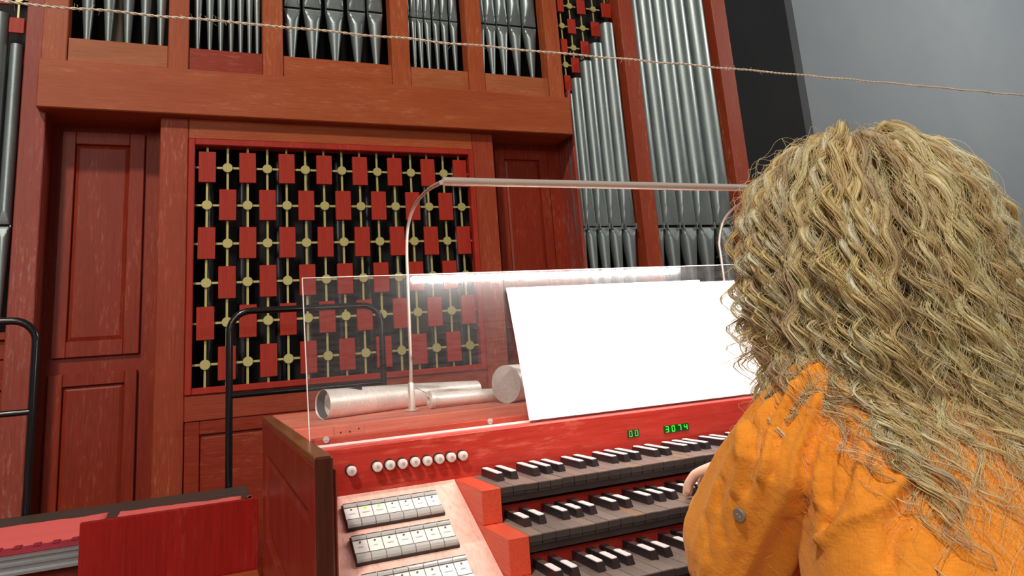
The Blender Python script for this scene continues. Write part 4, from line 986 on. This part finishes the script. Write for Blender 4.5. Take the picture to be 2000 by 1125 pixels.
# a soft core inside every lock keeps it from looking see-through
core_v = []; core_f = []; core_c = []
for g in range(NG):
    n0_ = len(core_v); tone = CORE[g]
    w_ = CW[g] * np.clip(1 - .86 * s_, .10, 1) * np.interp(s_, [0, .08, 1], [.3, 1, 1])
    for i in range(STEPS):
        for j in range(6):
            a_ = 2 * PI * j / 6; core_v.append(GC[g, i] + (U[g, i] * math.cos(a_) + Wv[g, i] * math.sin(a_)) * w_[i]); core_c.append(tone * (0.80 + .12 * ((j + g) % 3)))
    for i in range(STEPS - 1):
        for j in range(6):
            a_ = n0_ + i * 6 + j; b2 = n0_ + i * 6 + (j + 1) % 6; core_f.append((a_, b2, b2 + 6, a_ + 6))
cm = bpy.data.meshes.new('hair_lock_cores'); cm.from_pydata([tuple(v) for v in core_v], [], core_f); cm.polygons.foreach_set('use_smooth', [True] * len(cm.polygons))
cc_ = np.ones((len(core_v), 4)); cc_[:, :3] = np.array(core_c); cm.color_attributes.new('tone', 'FLOAT_COLOR', 'POINT').data.foreach_set('color', cc_.ravel()); cm.materials.append(M['hair'])
# frizz: single loose hairs, wilder and wider than the locks
NF = 1500
rt, nn = scalp(NF); Lf = 0.19 + .12 * np.clip(-nn[:, 1], 0, 1) + rng.normal(0, .05, NF); Lf = np.clip(Lf, .07, .38)
pf = np.clip(1.08 + rng.normal(0, .14, NF), .5, 1.6)
GF = simulate(rt, nn, Lf, pf, STEPS, np.clip(1 + rng.normal(0, .25, NF), .3, 2), rng.uniform(.3, 1.15, NF))
GF, _, _ = curl(GF, Lf, rng.uniform(.001, .003, NF), rng.uniform(.004, .018, NF), rng.uniform(.022, .06, NF), rng)
GF = GF + np.cumsum(rng.normal(0, .0003, GF.shape), axis=1)
ALL.append(GF); TON.append(np.repeat(np.minimum(pal[rng.integers(0, 6, NF)] * rng.uniform(.95, 1.25, (NF, 1)), .98)[:, None], STEPS, 1)); RAD.append(np.full(NF, .00022))
Pn = np.concatenate(ALL); Tn = np.concatenate(TON); Rn = np.concatenate(RAD); NS = len(Pn)
# rest the hair on the cloth instead of letting it sink in
fl_ = Pn.reshape(-1, 3); idx = np.nonzero(fl_[:, 2] < 1.125)[0]; lift = rng.uniform(.002, .010, len(idx))
for q_, i in enumerate(idx):
    h = bvh.find_nearest(Vector(fl_[i]), 0.08)
    if h[0] is not None:
        dd = (Vector(fl_[i]) - h[0]).dot(h[1])
        if dd < 0.002: fl_[i] = h[0] + h[1] * lift[q_]
Pn = fl_.reshape(Pn.shape)
sm_ = Pn.copy(); sm_[:, 1:-1] = Pn[:, 1:-1] * .5 + (Pn[:, :-2] + Pn[:, 2:]) * .25; Pn = sm_
T = np.gradient(Pn, axis=1); T /= np.maximum(np.linalg.norm(T, axis=2), 1e-7)[..., None]
Uu = np.cross(T, np.array((0.31, 0.9, 0.3))); Uu /= np.maximum(np.linalg.norm(Uu, axis=2), 1e-4)[..., None]; Ww = np.cross(T, Uu)
taper = np.interp(s_, [0, .75, 1], [1, 1, .35])
vs = np.empty((NS, STEPS, 3, 3))
for j in range(3):
    a_ = 2 * PI * j / 3; vs[:, :, j] = Pn + (Uu * math.cos(a_) + Ww * math.sin(a_)) * (Rn[:, None] * taper[None])[..., None]
vs = vs.reshape(-1, 3)
st_i = (np.arange(NS) * STEPS * 3)[:, None, None]; kk = (np.arange(STEPS - 1) * 3)[None, :, None]; jj = np.arange(3)[None, None, :]; j2 = (jj + 1) % 3
f = np.stack([st_i + kk + jj, st_i + kk + j2, st_i + kk + 3 + j2, st_i + kk + 3 + jj], -1).reshape(-1, 4)
hm = bpy.data.meshes.new('hair'); hm.vertices.add(len(vs)); hm.vertices.foreach_set('co', vs.ravel())
hm.loops.add(f.size); hm.loops.foreach_set('vertex_index', f.ravel().astype(np.int32)); hm.polygons.add(len(f))
hm.polygons.foreach_set('loop_start', np.arange(0, f.size, 4, dtype=np.int32)); hm.polygons.foreach_set('use_smooth', np.ones(len(f), bool))
hm.update(calc_edges=True)
ca = hm.color_attributes.new('tone', 'FLOAT_COLOR', 'POINT'); c4 = np.ones((NS * STEPS * 3, 4)); c4[:, :3] = np.repeat(Tn.reshape(-1, 3), 3, 0); ca.data.foreach_set('color', c4.ravel())
hm.materials.append(M['hair']); hr = link('hair', hm, person); hr['kind'] = 'stuff'
hc = link('hair_lock_cores', cm, person); hc['kind'] = 'stuff'

# organ bench under the player
bench = thing('organ_bench', 'plain wooden organ bench under the person in orange', 'bench', (XC + .06, .52, 0))
part('seat', bench, M['redx'], [(XC - .42, XC + .52, .36, .70, .415, .455)], .004)
for bx in (XC - .38, XC + .44): part('leg', bench, M['redz'], [(bx, bx + .04, .38, .68, 0, .4145)], .003)
